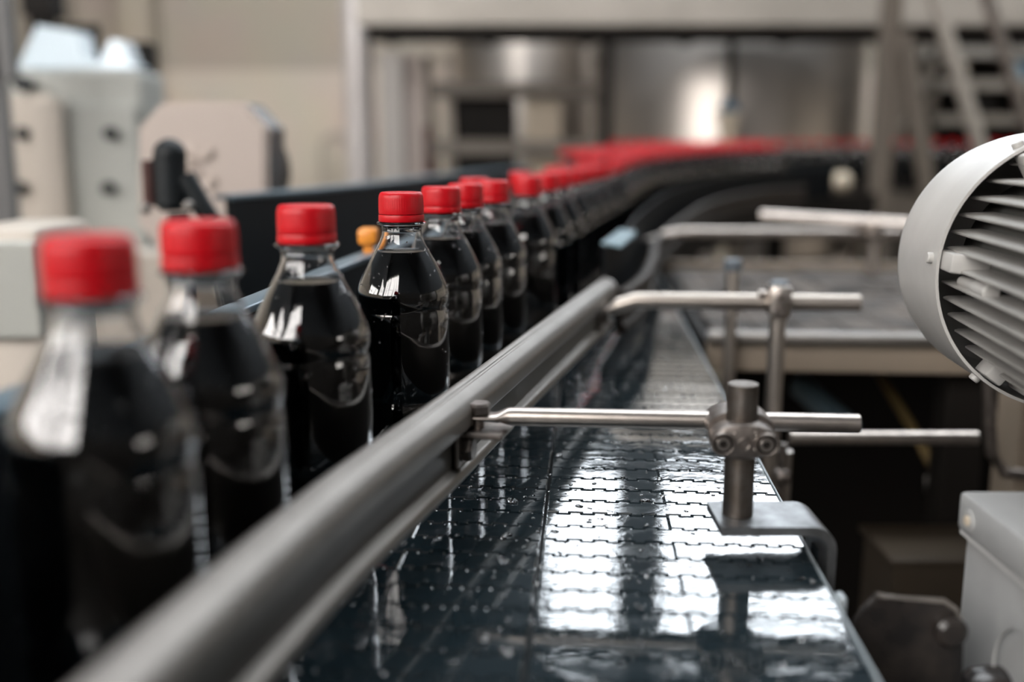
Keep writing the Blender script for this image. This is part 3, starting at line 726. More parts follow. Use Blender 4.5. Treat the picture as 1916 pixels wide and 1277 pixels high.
# ---- far rods
a3 = at(1212, 470, 1.60); c3 = at(1700, 440, 1.60)
s3 = Vector((a3.x, 1.66, c3.z)); e3 = s3 + PERP * .43; e3.z = c3.z
rod('support_rod', s3, e3, .0080, .03, 'far blurred support rod level with the middle of the motor cowl', bend=(.06, .012), mt=STEEL)
s4 = at(1425, 404, 1.72); e4 = at(1702, 420, 1.60)
b = BM(); tube(b, [s4 - s4, e4 - s4], .0095, 16); o = obj('support_rod', b, STEEL, smooth=True); o.location = s4; tag(o, 'far blurred rod slanting slightly down just above the level one', 'rod')
p4 = at(1637, 420, 1.63)
po4 = thing('support_post', 'far blurred post holding the level and slanting rods', 'post', (p4.x, p4.y, 1.0))
t4 = at(1637, 402, 1.63).z - 1.0
b = BM(); cyl(b, (0, 0, 0), (0, 0, t4), .008, 20); obj('post_bar', b, STEEL, po4, smooth=True)
b = BM(); box(b, (0, 0, c3.z - 1.0), (.022, .03, .03), bev=.003); obj('clamp_body', b, STEEL, po4, smooth=True)

# ================================================================== CROSS CONVEYOR at the right
cc = thing('cross_conveyor', 'second conveyor joining from the right with tan side frame and worn grey chain', 'conveyor', (.219, 1.10, 0), -TH)
WORN = mat('worn_grey_chain', (.013, .012, .011), .6, 0, vary=.7, color2=(.14, .12, .105), scale=15, rvary=.3, spec=.25, bump=.6, bscale=60, bdist=.003)
mods = BM(); box(mods, (0, 0, 0), (.0505, .0365, .006), bev=.0015, seg=1)
mm = bpy.data.meshes.new('chain_module'); mods.to_mesh(mm); mods.free(); mm.materials.append(WORN)
for i in range(15):
    for j in range(16):
        if i < 2 and False: continue
        o = bpy.data.objects.new('chain_module', mm); COL.objects.link(o); o.parent = cc
        o.location = (.035 + i * .052, .028 + j * .038 , .997 + random.uniform(-.001, .0012)); o.rotation_euler = (random.uniform(-.03, .03), random.uniform(-.03, .03), 0)
b = BM(); box(b, (.41, .33, .983), (.82, .64, .016)); obj('chain_bed', b, DARKIN, cc)
b = BM(); box(b, (.47, .60, .62), (.74, .02, .66)); obj('lower_apron', b, DARKIN, cc)  # dark sheet added to keep the space under the conveyor black
b = BM(); sweep(b, rounded([(-.004, 1.002), (.006, 1.002), (.007, .960), (-.004, .960)], .002), [Vector((0, 0, 0)), Vector((.85, 0, 0))]); obj('side_frame', b, BEIGE_D, cc, smooth=True)
b = BM(); box(b, (.425, -.006, .9985), (.85, .024, .012), bev=.002); obj('top_rail', b, STEEL_SMOOTH, cc, smooth=True)
b = BM(); box(b, (.425, .665, .985), (.85, .012, .05), bev=.002); obj('side_frame', b, BEIGE_D, cc)
for x in (.3, .78):
    for y in (.05, .62):
        b = BM(); box(b, (x, y, .48), (.045, .045, .96), bev=.003, seg=1); obj('leg', b, DARKIN, cc)
# conveyor carrying the bend
cb = thing('bend_conveyor', 'curved multi-lane conveyor under the massed bottles at the bend', 'conveyor', bend[0])
lb = [p - bend[0] for p in offset(bend, 0)]
K0 = next(i for i, p in enumerate(bend) if p.y > 1.82)
b = BM(); sweep(b, [(-.30, -.0016), (.045, -.0016), (.045, -.03), (-.30, -.03)], lb[K0:]); obj('bend_chain', b, BLACKP, cb, smooth=True)
b = BM(); sweep(b, [(.045, .012), (.05, .012), (.05, -.11), (.045, -.11)], lb[K0:]); obj('side_frame', b, DARKIN, cb, smooth=True)
for k in (34, 50, 70):
    p = lb[k]; b = BM(); box(b, (p.x - .05, p.y + .02, p.z - .03 - (.97 + p.z) / 2 + .0), (.05, .05, .94 + p.z)); obj('leg', b, DARKIN, cb)
# far raised conveyor
fc = thing('far_conveyor', 'far raised conveyor running across in front of the tanks', 'conveyor', (.3, 4.46, 0), -.03)
b = BM(); box(b, (1.2, .03, 1.0465), (2.6, .24, .03)); obj('carry_bed', b, DARKIN, fc)
b = BM(); box(b, (1.2, -.075, 1.130), (2.6, .012, .02)); obj('guide_strip', b, BLACKP, fc)
for i in range(5):
    b = BM(); box(b, (.15 + i * .55, .03, .52), (.05, .12, 1.04)); obj('leg', b, FRAMEP, fc)
    b = BM(); box(b, (.15 + i * .55, -.085, 1.115), (.03, .012, .10)); obj('guide_bracket', b, STEEL, fc)
b = BM(); box(b, (1.2, -.06, .93), (2.6, .04, .16)); obj('apron', b, FRAMEP, fc)
kb = at(1575, 340, 4.1); b = BM(); bmesh.ops.create_icosphere(b, subdivisions=3, radius=.04); 
cyl(b, (0, 0, 0), (0, .30, 0), .012, 12)
o = obj('round_knob', b, CREAM, fc, smooth=True); o.location = Matrix.Rotation(.03, 3, 'Z') @ (kb - fc.location)

# ================================================================== LEFT GUIDES
lgp = [Vector((x, y, 1.0)) for x, y in ((-.200, .14), (-.178, .33), (-.146, .60), (-.122, .82), (-.085, 1.06), (-.03, 1.35))]
lgp = catmull(lgp, 6)
lgd = thing('inner_guide', 'low black guide with pale top edge behind the nearest bottles', 'guide', lgp[0])
ll = [p - lgp[0] for p in lgp]
b = BM(); sweep(b, [(-.012, .003), (0, .003), (0, .112), (-.012, .112)], ll); obj('guide_panel', b, BLACKP, lgd, smooth=True)
b = BM(); sweep(b, rounded([(-.016, .112), (.001, .112), (.001, .117), (-.016, .117)], .0015), ll); obj('top_edge', b, mat('blue_grey_edge', (.16, .22, .26), .3, .4), lgd, smooth=True)  # blue-grey colour stands in for the highlight on the guide top
oc = at(690, 470, .86); b = BM(); box(b, (0, 0, 0), (.016, .022, .014), bev=.003); box(b, (0, 0, -.010), (.008, .010, .008)); o = obj('orange_clip', b, ORANGE, smooth=True); o.location = (oc.x, oc.y, 1.131); tag(o, 'small orange plastic clip on the inner guide left of the sharp bottle', 'clip')
bgp = catmull([Vector((x, y, 0)) for x, y in ((-.337, 1.18), (-.285, 1.36), (-.215, 1.70), (-.14, 2.2), (-.07, 2.6), (.05, 3.0))], 6)
bb = thing('side_guard', 'tall black side guard behind the bottles with pale blue top edge', 'guard', bgp[0])
lb2 = [p - bgp[0] for p in bgp]
b = BM(); sweep(b, [(0, .70), (.008, .70), (.008, 1.148), (0, 1.148)], lb2); obj('guard_panel', b, BLACKP, bb, smooth=True)
b = BM(); sweep(b, rounded([(-.014, 1.146), (.010, 1.146), (.010, 1.152), (-.014, 1.152)], .0015), lb2); obj('top_edge', b, mat('blue_grey_edge', (.16, .22, .26), .3, .4), bb, smooth=True)  # same painted highlight along the guard top
for k in (3, 12, 20):
    p = lb2[k]; b = BM(); box(b, (p.x - .03, p.y, .45), (.04, .04, .9)); obj('leg', b, DARKIN, bb)

# ================================================================== MOTOR
m0 = at(2027, 515, 1.0); 
def cam_pt(px, py, Zc):
    return CAM + Vector(((px - 958) / FPX * Zc, Zc * CP + (638.5 - py) / FPX * Zc * SP, -Zc * SP + (638.5 - py) / FPX * Zc * CP))
MR = .0797
mc = cam_pt(2027, 513, .56)
mt_ = thing('electric_motor', 'light grey finned electric motor with smooth round fan cowl', 'motor', mc, -.12)
MX = Matrix.Rotation(-PI / 2, 4, 'X')        # lathe z -> +y
b = BM()
pr = [(MR, 0), (MR, .078), (MR * .985, .088), (MR * .93, .096), (MR * .6, .100), (.01, .101), (.01, .098), (MR * .6, .097), (MR * .91, .093), (MR * .965, .085), (MR * .978, .078), (MR * .978, 0)]
rg = lathe(b, pr, 96, M=MX, close_a=False, close_b=False)
for i in range(96): b.faces.new((rg[0][i], rg[0][(i + 1) % 96], rg[-1][(i + 1) % 96], rg[-1][i]))
obj('fan_cowl', b, GREYP, mt_, smooth=True)
b = BM(); lathe(b, [(.056, -.16), (.056, .035), (.050, .045), (.012, .05)], 64, M=MX); obj('motor_body', b, mat('motor_core_paint', (.10, .10, .095), .5), mt_, smooth=True)  # core coloured dark to paint the shade between the fins
def fin(bm, z, side):
    hw = math.sqrt(max(0, .0735 ** 2 - z ** 2)); x0 = math.sqrt(max(0, .054 ** 2 - z ** 2))
    y0, y1 = -.16, .020
    # tapered plate, rounded tip
    pts = [(x0 - .004, .0022), (hw - .002, .0012), (hw, .0005), (hw, -.0005), (hw - .002, -.0012), (x0 - .004, -.0022)]
    A_ = [bm.verts.new((side * x, y0, z + q)) for x, q in pts]; B_ = [bm.verts.new((side * (x if x < hw - .01 else x - .003), y1, z + q)) for x, q in pts]
    n = len(pts)
    for i in range(n): bm.faces.new((A_[i], A_[(i + 1) % n], B_[(i + 1) % n], B_[i]))
    bm.faces.new(A_[::-1]); bm.faces.new(B_)
for i in range(-6, 7):
    z = i * .0098 + .002
    for side in (-1, 1):
        b = BM(); fin(b, z, side); obj('cooling_fin', b, FINP, mt_, smooth=True)
for i in range(-3, 4):
    for side in (-1, 1):
        x = i * .0098; b = BM(); zz = math.sqrt(.0735 ** 2 - x * x)
        box(b, (x, -.075, side * (zz + .052) / 2), (.003, .17, zz - .050), bev=.0008, seg=1); obj('cooling_fin', b, FINP, mt_)
def pol(a, r): return Vector((-r * math.cos(a), 0, r * math.sin(a)))
for k, (a, ln) in enumerate(((math.radians(5), .030), (math.radians(62), .02), (math.radians(-52), .02))):
    rot = Matrix.Rotation(a, 3, 'Y'); b = BM()
    box(b, pol(a, .066) + Vector((0, -.012 + .01, 0)), (.022, ln, .011), rot, .0015); obj('cowl_lug', b, GREYP, mt_, smooth=True)
    b = BM(); c = pol(a, MR + .0005) + Vector((0, .010, 0)); cyl(b, c - pol(a, .004), c + pol(a, .0025), .0032, 16, bev=.0006); obj('cowl_screw', b, GREYP, mt_, smooth=True)
b = BM(); c = pol(math.radians(-4), .066); cyl(b, c + Vector((0, -.052, 0)), c + Vector((0, -.030, 0)), .0048, 20, bev=.001); cyl(b, c + Vector((0, -.036, 0)), c + Vector((0, -.005, 0)), .0034, 16); obj('tie_bolt', b, GREYP, mt_, smooth=True)
b = BM(); cyl(b, (0, -.16, 0), (0, -.20, 0), .075, 48, bev=.004); obj('end_bell', b, GREYP, mt_, smooth=True)
b = BM(); box(b, (.10, -.12, -.082), (.08, .10, .05), bev=.003); obj('motor_foot', b, GREYP, mt_)
# stand for motor and box, to the right of the frame
st = thing('motor_stand', 'tan steel stand supporting the grey motor', 'stand', (mc.x + .145, mc.y - .13, 0))
hz = mc.z - .107
b = BM(); box(b, (.0, 0, hz - .006), (.16, .14, .012)); obj('stand_plate', b, BEIGE_D, st)
b = BM(); box(b, (.045, -.03, (hz - .012) / 2), (.06, .06, hz - .012)); obj('stand_column', b, BEIGE_D, st)

# ================================================================== TERMINAL BOX
cor = cam_pt(1799, 917, .50)          # far left top corner
tb = thing('terminal_box', 'grey plastic terminal box with screwed lid at the lower right corner', 'box', (cor.x, cor.y - .17, cor.z - .125))
W_, D_, H_ = .15, .17, .125; LH = .0215
b = BM(); box(b, (W_ / 2 + .001, D_ / 2, (H_ - LH) / 2), (W_ - .004, D_ - .004, H_ - LH), bev=.003); obj('box_body', b, GREYB, tb, smooth=True)
b = BM(); box(b, (W_ / 2 - .0005, D_ / 2, H_ - LH / 2 + .0005), (W_ + .001, D_ + .001, LH - .0015), bev=.0028); obj('lid', b, GREYB, tb, smooth=True)
b = BM(); box(b, (W_ / 2, D_ / 2, H_ - LH), (W_ - .0015, D_ - .0015, .0022)); obj('seam_gasket', b, mat('pale_gasket', (.45, .45, .44), .5), tb)
for yy in (D_ - .013, .013):
    b = BM(); cyl(b, (-.0018, yy, H_ - .0115), (.002, yy, H_ - .0115), .0058, 28, bev=.0008); s_ = obj('lid_screw', b, GREYB, tb, smooth=True)
    b = BM(); cyl(b, (-.0026, yy, H_ - .0115), (.0, yy, H_ - .0115), .0026, 16); obj('screw_socket', b, CREAM, s_)
b = BM(); M = Matrix.Translation((-.0005, D_ * .56, .058)) @ Matrix.Rotation(-PI / 2, 4, 'Y'); lathe(b, [(.0265, -.001), (.0265, .0006), (.0285, .0006), (.0285, -.001)], 48, M=M, close_a=False, close_b=False); obj('knockout_ring', b, GREYB, tb, smooth=True)
b = BM(); M = Matrix.Translation((.002, .118, H_ - .085)) @ Matrix.Rotation(-PI / 2, 4, 'Y'); lathe(b, [(.016, -.004), (.016, .004), (.0145, .012), (.011, .016), (.006, .016)], 32, M=M); obj('cable_gland', b, BLACKG, tb, smooth=True)
bs = thing('box_stand', 'steel column carrying the grey terminal box', 'stand', (cor.x + .08, cor.y - .08, 0))
b = BM(); box(b, (0, 0, (cor.z - .125) / 2), (.05, .05, cor.z - .125)); obj('stand_column', b, FRAMEP, bs)
# ---- black bracket
bk = thing('black_bracket', 'glossy black chamfered steel bracket between belt edge and grey box', 'bracket', (0, 0, 0))
def P2(px, py, Zc=.455): v_ = cam_pt(px, py, Zc); return v_
ys = cam_pt(1700, 1160, .455).y
def onY(px, py): v_ = at(px, py, ys); return (v_.x, v_.z)
poly = [onY(1598, 1170), onY(1616, 1142), onY(1641, 1119), onY(1662, 1124), onY(1730, 1127), onY(1768, 1131), onY(1789, 1146), onY(1800, 1168), onY(1803, 1196), onY(1800, 1290), onY(1795, 1400), onY(1640, 1400), onY(1612, 1260)]
b = BM(); prism(b, poly, ys, ys + .004)
bmesh.ops.bevel(b, geom=[e for e in b.edges if abs(e.verts[0].co.y - e.verts[1].co.y) < 1e-6], offset=.0007, segments=2, affect='EDGES')
obj('bracket_plate', b, BLACKG, bk, smooth=True)
q0, q1 = onY(1641, 1119), onY(1768, 1131)
b = BM(); tube(b, [Vector((q0[0], ys + .002, q0[1] + .0003)), Vector((onY(1662, 1124)[0], ys + .002, onY(1662, 1124)[1] + .0003)), Vector((q1[0], ys + .002, q1[1] + .0003)), Vector((onY(1789, 1146)[0], ys + .002, onY(1789, 1146)[1] + .0003)), Vector((onY(1801, 1170)[0], ys + .002, onY(1801, 1170)[1]))], .0016, 8); obj('worn_edge', b, STEEL, bk, smooth=True)
q = onY(1776, 1180); b = BM(); cyl(b, (q[0], ys + .001, q[1]), (q[0], ys - .005, q[1]), .0075, 24, bev=.002); obj('bracket_bolt', b, BLACKG, bk, smooth=True)
b = BM(); box(b, ((onY(1640, 1400)[0] + onY(1795, 1400)[0]) / 2, ys + .03, onY(1700, 1400)[1] + .004), (.036, .07, .008)); obj('bracket_foot', b, BLACKG, bk)
b = BM(); box(b, ((onY(1640, 1400)[0] + onY(1795, 1400)[0]) / 2, ys + .04, onY(1700, 1400)[1] / 2), (.034, .034, onY(1700, 1400)[1])); obj('bracket_column', b, DARKIN, bk)

# ================================================================== LOWER RIGHT CLUTTER behind the belt
a5, c5 = at(1478, 820, .86), at(1828, 820, .86)
b = BM(); tube(b, [Vector((0, 0, 0)), c5 - a5], .0062, 16); cyl(b, (-.004, .0, -.012), (-.004, .0, -.16), .007, 12); o = obj('lower_rod', b, STEEL, smooth=True); o.location = a5; tag(o, 'thin lower steel rod running right below the focused rod', 'rod')
k5 = at(1462, 892, .84); b = BM(); bmesh.ops.create_icosphere(b, subdivisions=3, radius=.0085); cyl(b, (0, 0, 0), (0, 0, .03), .004, 12); cyl(b, (0, 0, 0), (.004, .02, -.0), .005, 12); cyl(b, (0, .0, 0), (0, 0, -.09), .0035, 10)
o = obj('ball_knob', b, STEEL_DARK, smooth=True); o.location = k5; tag(o, 'round dark knob beside the tall slim post below belt level', 'knob')
h5 = at(1850, 700, .93)
b = BM(); tube(b, [h5 - h5, at(1852, 800, .93) - h5, at(1856, 850, .93) - h5, at(1880, 885, .93) - h5, at(1930, 890, .93) - h5], .006, 14); o = obj('bent_handle', b, STEEL_DARK, smooth=True); o.location = h5; tag(o, 'bent dark steel handle below the motor', 'handle')
b = BM(); p = at(1960, 820, 1.02); box(b, (0, 0, 0), (.115, .05, .44), bev=.003); o = obj('tan_post', b, BEIGE_D); o.location = (p.x, .995, p.z - .13); tag(o, 'tan painted upright panel at the right edge under the motor', 'panel')
b = BM(); cyl(b, Vector((0, 0, 0)), at(1585, 800, 1.30) - at(1500, 725, 1.45), .017, 20); o = obj('blue_grey_pipe', b, BLUEGREY, smooth=True); o.location = at(1500, 725, 1.45); tag(o, 'blue-grey pipe end in the dark below the cross conveyor', 'pipe')
b = BM(); cyl(b, Vector((0, 0, 0)), Vector((.02, .03, -.06)), .013, 16, bev=.003); o = obj('white_hose_end', b, mat('off_white_plastic', (.5, .48, .46), .4), smooth=True); o.location = at(1752, 895, 1.2); tag(o, 'off-white hose end hanging in the dark above the grey box', 'hose')
b = BM(); tube(b, [Vector((0, 0, 0)), at(1700, 800, 1.25) - at(1752, 895, 1.2), at(1640, 700, 1.35) - at(1752, 895, 1.2)], .006, 10); o = obj('yellow_cable', b, mat('ochre_cable', (.16, .11, .04), .5), smooth=True); o.location = at(1752, 895, 1.2) + Vector((.0, .0, .006)); tag(o, 'ochre cable dropping through the dark to the hose end', 'cable')
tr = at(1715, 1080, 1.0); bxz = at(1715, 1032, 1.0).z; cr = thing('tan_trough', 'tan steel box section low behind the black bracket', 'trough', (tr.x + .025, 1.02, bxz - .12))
b = BM(); box(b, (-.008, 0, .06), (.105, .09, .116), bev=.003); obj('trough_body', b, TAN_SHADED, cr); b = BM(); box(b, (-.008, 0, .1195), (.115, .10, .007), bev=.002); obj('trough_rim', b, TAN_SHADED, cr)
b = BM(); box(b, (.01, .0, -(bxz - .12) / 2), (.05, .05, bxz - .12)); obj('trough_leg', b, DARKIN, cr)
# ================================================================== LEFT MACHINES
def pxbox(bm, x0, y0, x1, y1, D, depth, bev=.004):
    a, c = at(x0, y1, D), at(x1, y0, D)
    box(bm, ((a.x + c.x) / 2, D + depth / 2, (a.z + c.z) / 2), (abs(c.x - a.x), depth, abs(c.z - a.z)), bev=bev)
cab = thing('machine_cabinet', 'tall grey-beige machine cabinet at the left with latched doors', 'cabinet', (0, 0, 0))
b = BM(); a, c = at(-180, 700, 2.3), at(262, 132, 2.3)
box(b, ((a.x + c.x) / 2, 2.3 + .08, c.z / 2), (c.x - a.x, .16, c.z), bev=.01); obj('cabinet_body', b, GREENGREY, cab)
for x0, x1, y0 in ((-60, 92, 175), (108, 252, 195)):
    b = BM(); pxbox(b, x0, y0, x1, 640, 2.275, .022); d_ = obj('cabinet_door', b, BEIGE if x0 < 0 else GREENGREY, cab)
    for kx, ky in (((x0 + x1) / 2 + 30, 250), ((x0 + x1) / 2 + 26, 352)):
        b = BM(); p = at(kx, ky, 2.27); cyl(b, p, p + Vector((0, -.02, 0)), .014, 16); obj('door_latch', b, BLACKP, d_, smooth=True)
b = BM(); pxbox(b, 92, 185, 108, 640, 2.24, .05); obj('door_pillar', b, BEIGE, cab)
b = BM(); p = at(50, 158, 2.28); cyl(b, p, p + Vector((0, -.03, 0)), .017, 16); obj('lock_knob', b, BLACKP, cab, smooth=True)
b = BM(); box(b, (at(130, 420, 2.2).x, 2.22, at(130, 470, 2.2).z / 2 + .0), (.50, .10, at(130, 470, 2.2).z), bev=.005); obj('plinth_front', b, BEIGE, cab)
# pale covers on top
cv = thing('acrylic_cover', 'white glossy curved acrylic cover on top of the left cabinet', 'cover', (0, 0, 0))
cz = at(100, 132, 2.3).z
xx0, xx1 = at(28, 100, 2.35).x, at(240, 100, 2.35).x
pts = [at(28, 128, 2.35), at(28, 36, 2.35), at(112, 50, 2.35), at(140, 100, 2.35), at(178, 118, 2.35), at(182, 68, 2.35), at(205, 70, 2.35), at(232, 112, 2.35), at(258, 128, 2.35)]
b = BM(); prism(b, [(p.x, p.z) for p in pts], 2.36, 2.44)
zl = min(p.z for p in pts)
for v in b.verts: v.co.y += (v.co.z - zl) * .9
obj('cover_shell', b, COVER, cv, smooth=True)
b = BM(); pxbox(b, 112, 45, 182, 120, 2.735, .02, .002); obj('dark_vent', b, DARKIN, cv)
b = BM(); pxbox(b, 228, 78, 275, 190, 2.85, .08, .002); box(b, (at(250, 130, 2.85).x, 2.89, .7), (.05, .05, 1.4)); tag(obj('dark_upright', b, DARKIN), 'dark steel upright behind the left cabinet', 'upright')
b = BM(); pxbox(b, -40, -60, 6, 150, 2.0, .03, .004); box(b, (at(-20, 130, 2.0).x, 2.015, .75), (.04, .03, 1.5)); tag(obj('grey_column', b, mat('slate_paint', (.12, .12, .12), .5)), 'slate grey column at the far left edge', 'column')
b = BM(); pxbox(b, 40, -60, 90, 30, 3.2, .1, .004); box(b, (at(65, 20, 3.2).x, 3.25, .9), (.06, .06, 1.8)); tag(obj('hanging_duct', b, DARKIN), 'dark duct at the top left behind the white cover', 'duct')
sm = thing('side_machine', 'low beige machine housing at the left edge behind the first bottle', 'machine', (0, 0, 0))
b = BM(); a, c = at(-60, 640, 1.05), at(70, 425, 1.05); box(b, ((a.x + c.x) / 2, 1.12, c.z / 2), (c.x - a.x, .14, c.z), bev=.012); obj('housing', b, BEIGE, sm, smooth=True)
b = BM(); a, c = at(-60, 640, 1.02), at(52, 455, 1.02); box(b, ((a.x + c.x) / 2, 1.042, (a.z + c.z) / 2), (c.x - a.x, .016, c.z - a.z), bev=.004); obj('service_panel', b, GREENGREY, sm)

# ---- octagonal housing
OD = 1.45
oh = thing('octagonal_housing', 'beige octagonal machine cover with dark wheel at its side', 'machine', (0, 0, 0))
def oct_pts(s, D):
    pp = [(258, 240), (300, 193), (455, 190), (500, 238), (500, 420), (455, 470), (300, 470), (258, 420)]
    cx, cy = 379, 330
    return [(at(cx + (x - cx) * s, cy + (y - cy) * s, OD).x, at(cx + (x - cx) * s, cy + (y - cy) * s, OD).z) for x, y in pp]
b = BM(); prism(b, oct_pts(.985, OD), OD + .011, OD + .115); obj('housing_shell', b, mat('dark_grey_shell', (.13, .13, .135), .25, .3), oh)
b = BM(); prism(b, oct_pts(1.0, OD), OD, OD + .012)
bmesh.ops.bevel(b, geom=[e for e in b.edges if abs(e.verts[0].co.y - OD) < 1e-5 and abs(e.verts[1].co.y - OD) < 1e-5], offset=.0055, segments=2, affect='EDGES'); obj('cover_plate', b, mat('pinkish_beige_cover', (.44, .375, .335), .45), oh)
cx_, cz_ = at(440, 310, OD + .15).x, at(440, 320, OD + .15).z
b = BM(); cyl(b, (cx_, OD + .118, cz_), (cx_, OD + .20, cz_), .078, 48, bev=.006); obj('drive_wheel', b, BLACKG, oh, smooth=True)
b = BM(); rnd = random.Random(4)
for k in range(11):
    p = at(352 + rnd.uniform(0, 48), 268 + rnd.uniform(0, 92), OD); bmesh.ops.create_icosphere(b, subdivisions=2, radius=.009, matrix=Matrix.Translation((p.x, OD - .001, p.z)) @ Matrix.Diagonal((1, .8, 1, 1)))
obj('cast_relief', b, mat('glossy_beige_relief', (.50, .43, .38), .15), oh, smooth='all')
b = BM(); x_ = at(379, 400, OD + .06).x; box(b, (x_, OD + .06, .52), (.07, .07, 1.04)); obj('housing_column', b, FRAMEP, oh)
# ---- black handle in front of it
hk = thing('black_clamp_knob', 'black knob and lever in front of the octagonal cover', 'knob', at(320, 340, 1.15))
o0 = at(320, 340, 1.15)
def rel(px, py, D=1.15): return at(px, py, D) - o0
b = BM(); cyl(b, rel(316, 285), rel(322, 395), .0185, 24, bev=.006); obj('knob_grip', b, BLACKP, hk, smooth=True)
b = BM(); bmesh.ops.create_icosphere(b, subdivisions=3, radius=.0185, matrix=Matrix.Translation(rel(318, 290))); obj('knob_top', b, BLACKP, hk, smooth='all')
b = BM(); cyl(b, rel(278, 300), rel(282, 385), .008, 16); obj('knob_arm', b, mat('dark_red_brown', (.05, .015, .012), .4), hk, smooth=True)
b = BM(); cyl(b, rel(345, 330), rel(398, 420), .012, 16); obj('lever', b, BLACKP, hk, smooth=True)
for px, py in ((272, 391), (352, 386)):
    b = BM(); bmesh.ops.create_icosphere(b, subdivisions=2, radius=.0065, matrix=Matrix.Translation(rel(px, py, 1.12))); obj('polished_nut', b, STEEL_SMOOTH, hk, smooth='all')
b = BM(); p0_, p1_ = rel(335, 400), rel(335, 700); cyl(b, p0_, p1_ + Vector((0, 0, -.5)), .012, 12); obj('knob_stem', b, BLACKP, hk, smooth=True)

# ================================================================== BACKGROUND PLANT
pipe = thing('pale_pipe', 'thick pale grey vertical pipe before the far wall', 'pipe', (at(672, 200, 5.2).x, 5.2, 0))
b = BM(); lathe(b, [(.075, 0), (.075, 2.9)], 32); obj('pipe_run', b, mat('pale_grey_pipe', (.62, .58, .56), .35, .2), pipe, smooth=True)
b = BM(); lathe(b, [(.09, .0), (.09, .03)], 32); obj('pipe_flange', b, STEEL, pipe, smooth=True)
for px, wd, colr, nm, lab in ((735, .11, (.36, .33, .30), 'grey_upright', 'grey upright of the platform beside the pale pipe'), (775, .09, (.42, .35, .31), 'pinkish_upright', 'pinkish beige upright of the platform left of the rungs')):
    p = at(px, 200, 5.0 + .1 * (px > 750)); b = BM(); box(b, (0, 0, .83), (wd, .1, 2.0 - .34)); o = obj(nm, b, mat(nm, colr, .5), None); o.location = (p.x, p.y, 0); tag(o, lab, 'post')
# dark plinth line
pf = thing('platform', 'raised steel platform with beige beam crossing the top of the hall', 'platform', (at(1310, 20, 4.9).x, 4.9, 0))
zb, zt_ = at(1300, 50, 4.9).z, at(1300, -40, 4.9).z
b = BM(); box(b, (.33, 0, (zb + zt_) / 2), (3.9, .08, zt_ - zb), bev=.01); obj('edge_beam', b, PLATP, pf)
b = BM(); box(b, (.33, .25, zb + .02), (3.9, .38, .02)); obj('deck', b, DARKIN, pf)
b = BM(); box(b, (.33, .045, zb - .03), (3.8, .05, .07)); obj('lower_flange', b, DARKIN, pf)  # dark bar stands in for the shadow below the beam
for i in range(8):
    b = BM(); box(b, (-1.5 + i * .5, .26, zb - .02), (.05, .36, .05)); obj('joist', b, DARKIN, pf)
for px in (1137, 1668):
    b = BM(); x_ = at(px, 200, 4.9).x - pf.location.x; box(b, (x_, .05, zb / 2 - .03), (.05 if px < 1500 else .13, .07, zb - .06)); obj('column', b, DARKIN if px < 1500 else FRAMEP, pf)
# tanks
def tank(px, rpx, D, label, seams):
    c = at(px, 200, D); r = rpx / FPX * (D)
    t = thing('steel_tank', label, 'tank', (c.x, D + r, 0), group='stainless tanks')
    b = BM(); lathe(b, [(r * .3, .35), (r, .6), (r, 2.25), (r * .93, 2.36), (r * .5, 2.46), (.02, 2.5)], 72); obj('tank_shell', b, TANK, t, smooth=True)
    for z in seams:
        b = BM(); lathe(b, [(r, z), (r + .006, z + .002), (r + .006, z + .018), (r, z + .02)], 72, close_a=False, close_b=False); obj('weld_band', b, TANK, t, smooth=True)
    for k in range(3):
        a = 2 * PI * k / 3 + .5; b = BM(); cyl(b, (r * .8 * math.cos(a), r * .8 * math.sin(a), 0), (r * .8 * math.cos(a), r * .8 * math.sin(a), .7), .04, 12); obj('leg', b, TANK, t, smooth=True)
    return t
tank(985, 140, 6.6, 'narrower stainless tank behind the rungs', (1.1,))
tank(1405, 288, 5.4, 'widest stainless tank behind the massed red caps', (1.15,))
# rack with shelves in front of tank one
sr = thing('step_rack', 'dark step rack of cross bars in front of the narrower tank', 'rack', (at(960, 200, 5.2).x, 5.2, 0))
def relx(px): return at(px, 200, 5.2).x - sr.location.x
for y0, y1 in ((155, 182), (262, 290)):
    b = BM(); z0, z1 = at(960, y1, 5.2).z, at(960, y0, 5.2).z; box(b, ((relx(805) + relx(1125)) / 2, 0, (z0 + z1) / 2), (relx(1125) - relx(805), .12, z1 - z0)); obj('step', b, FRAMEP, sr)
for px, dx in ((812, .0), (848, .02), (1118, 0)):
    b = BM(); box(b, (relx(px), .05, .84), (.035, .04, 1.66), Matrix.Rotation(-.035 if px < 900 else 0, 3, 'Y')); obj('upright', b, mat('beige_upright', (.38, .33, .28), .5) if px == 848 else FRAMEP, sr)
b = BM(); box(b, (relx(800), -.03, .95 + .12), (.045, .03, .5)); obj('red_brown_panel', b, mat('dark_red_panel', (.14, .05, .045), .5), sr)
b = BM(); z0, z1 = at(1015, 330, 5.3).z, at(1015, 185, 5.3).z; box(b, (relx(1015), .08, (z0 + z1) / 2), (.19, .03, z1 - z0)); obj('cream_panel', b, CREAM, sr)
b = BM(); box(b, (relx(900), .09, 1.1), (.36, .02, .75)); obj('dark_infill', b, DARKIN, sr)
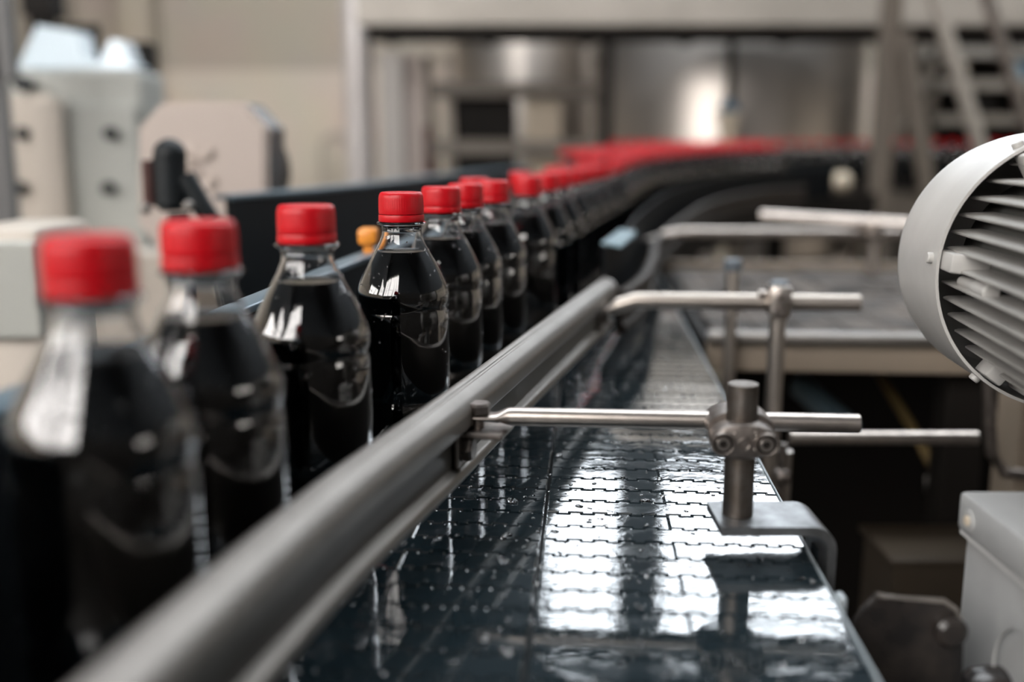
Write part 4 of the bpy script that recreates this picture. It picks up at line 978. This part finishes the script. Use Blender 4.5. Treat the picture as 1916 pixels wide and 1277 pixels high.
# valve
vv = thing('blue_valve', 'blue valve cone on a dark pipe in front of the widest tank', 'valve', (at(1377, 190, 5.0).x, 5.15, 0))
z_ = at(1377, 210, 5.15).z
b = BM(); cyl(b, (0, 0, z_), (0, 0, z_ + .07), .06, 20, r1=.02); obj('valve_cone', b, BLUEP, vv, smooth=True)
b = BM(); cyl(b, (0, 0, z_ + .07), (0, 0, zb - .02), .021, 14); obj('valve_pipe', b, DARKIN, vv, smooth=True)
b = BM(); cyl(b, (0, 0, z_ - .10), (0, 0, z_), .045, 16, r1=.06); cyl(b, (0, 0, 0), (0, 0, z_ - .10), .04, 12); obj('valve_body', b, CREAM, vv, smooth=True)
# right hand stairs and poles
for (x0, y0, x1, y1, D, r, lab) in ((1745, -20, 1838, 290, 4.2, .030, 'slanting pole left of the pair at the upper right'), (1842, -20, 1930, 260, 3.9, .024, 'slanting paler pole right of the pair at the upper right')):
    a, c = at(x0, y0, D), at(x1, y1, D); d_ = (c - a).normalized(); end = c + d_ * ((c.z - 0.0) / -d_.z) if d_.z < 0 else c
    b = BM(); cyl(b, Vector((0, 0, 0)), end - a, r, 16); o = obj('slanting_pole', b, PLATP if r > .025 else STEEL, smooth=True); o.location = a; tag(o, lab, 'pole')
tp = thing('trestle_post', 'brown-grey trestle post standing before the far caps', 'post', (at(1655, 200, 3.6).x, 3.6, 0))
b = BM(); box(b, (0, 0, 1.0), (.062, .06, 2.0), bev=.006); obj('post_bar', b, FRAMEP, tp)
b = BM(); a = at(1690, 60, 3.6); c = at(1745, 420, 3.6); tube(b, [a - tp.location, c - tp.location], .03, 12); obj('post_brace', b, FRAMEP, tp, smooth=True)
sh = thing('wall_shelving', 'dim shelving of dark parts behind the slanting poles', 'shelving', (at(1850, 200, 5.6).x + .05, 5.6, 0))
for zpx in (160, 100, 225):
    b = BM(); z0 = at(1850, zpx, 5.6).z; box(b, (.1, .1, z0), (1.1, .4, .05)); obj('shelf', b, PLATP, sh)
b = BM(); box(b, (.1, .33, 1.15), (1.1, .04, 1.8)); obj('back_panel', b, DARKIN, sh)
for x in (-.4, .62):
    b = BM(); box(b, (x, .1, 1.0), (.04, .4, 2.0)); obj('shelf_post', b, FRAMEP, sh)
for k in range(3):
    b = BM(); z0 = at(1850, (160, 225)[k % 2], 5.6).z + .025; r_ = .045; cyl(b, (0, 0, 0), (0, 0, .10), r_, 16, r1=r_ * .8, bev=.006); o = obj('shelf_canister', b, (CREAM, DARKIN, BLUEGREY)[k % 3], smooth=True); o.location = (sh.location.x - .25 + k * .16, 5.55, z0); tag(o, ('cream', 'black', 'blue-grey')[k] + ' canister standing on the dim far shelving', 'canister', 'canisters on the far shelving')
# conduit beside far wall
b = BM(); tube(b, [Vector((0, 0, 0)), Vector((0, 0, 1.2)), Vector((.03, 0, 1.28)), Vector((.12, 0, 1.31)), Vector((.32, 0, 1.31))], .025, 12); o = obj('wall_conduit', b, mat('pale_beige_conduit', (.5, .43, .35), .5), smooth=True); o.location = (at(600, 300, 7.6).x, 7.6, 0); tag(o, 'beige conduit pipe bending against the far wall', 'pipe')
b = BM(); box(b, (0, 0, 3), (.22, .22, 6)); o = obj('wall_pillar', b, WALL); o.location = (at(262, 100, 7.7).x, 7.75, 0); tag(o, 'beige wall pillar behind the left cabinet', None, kind='structure')
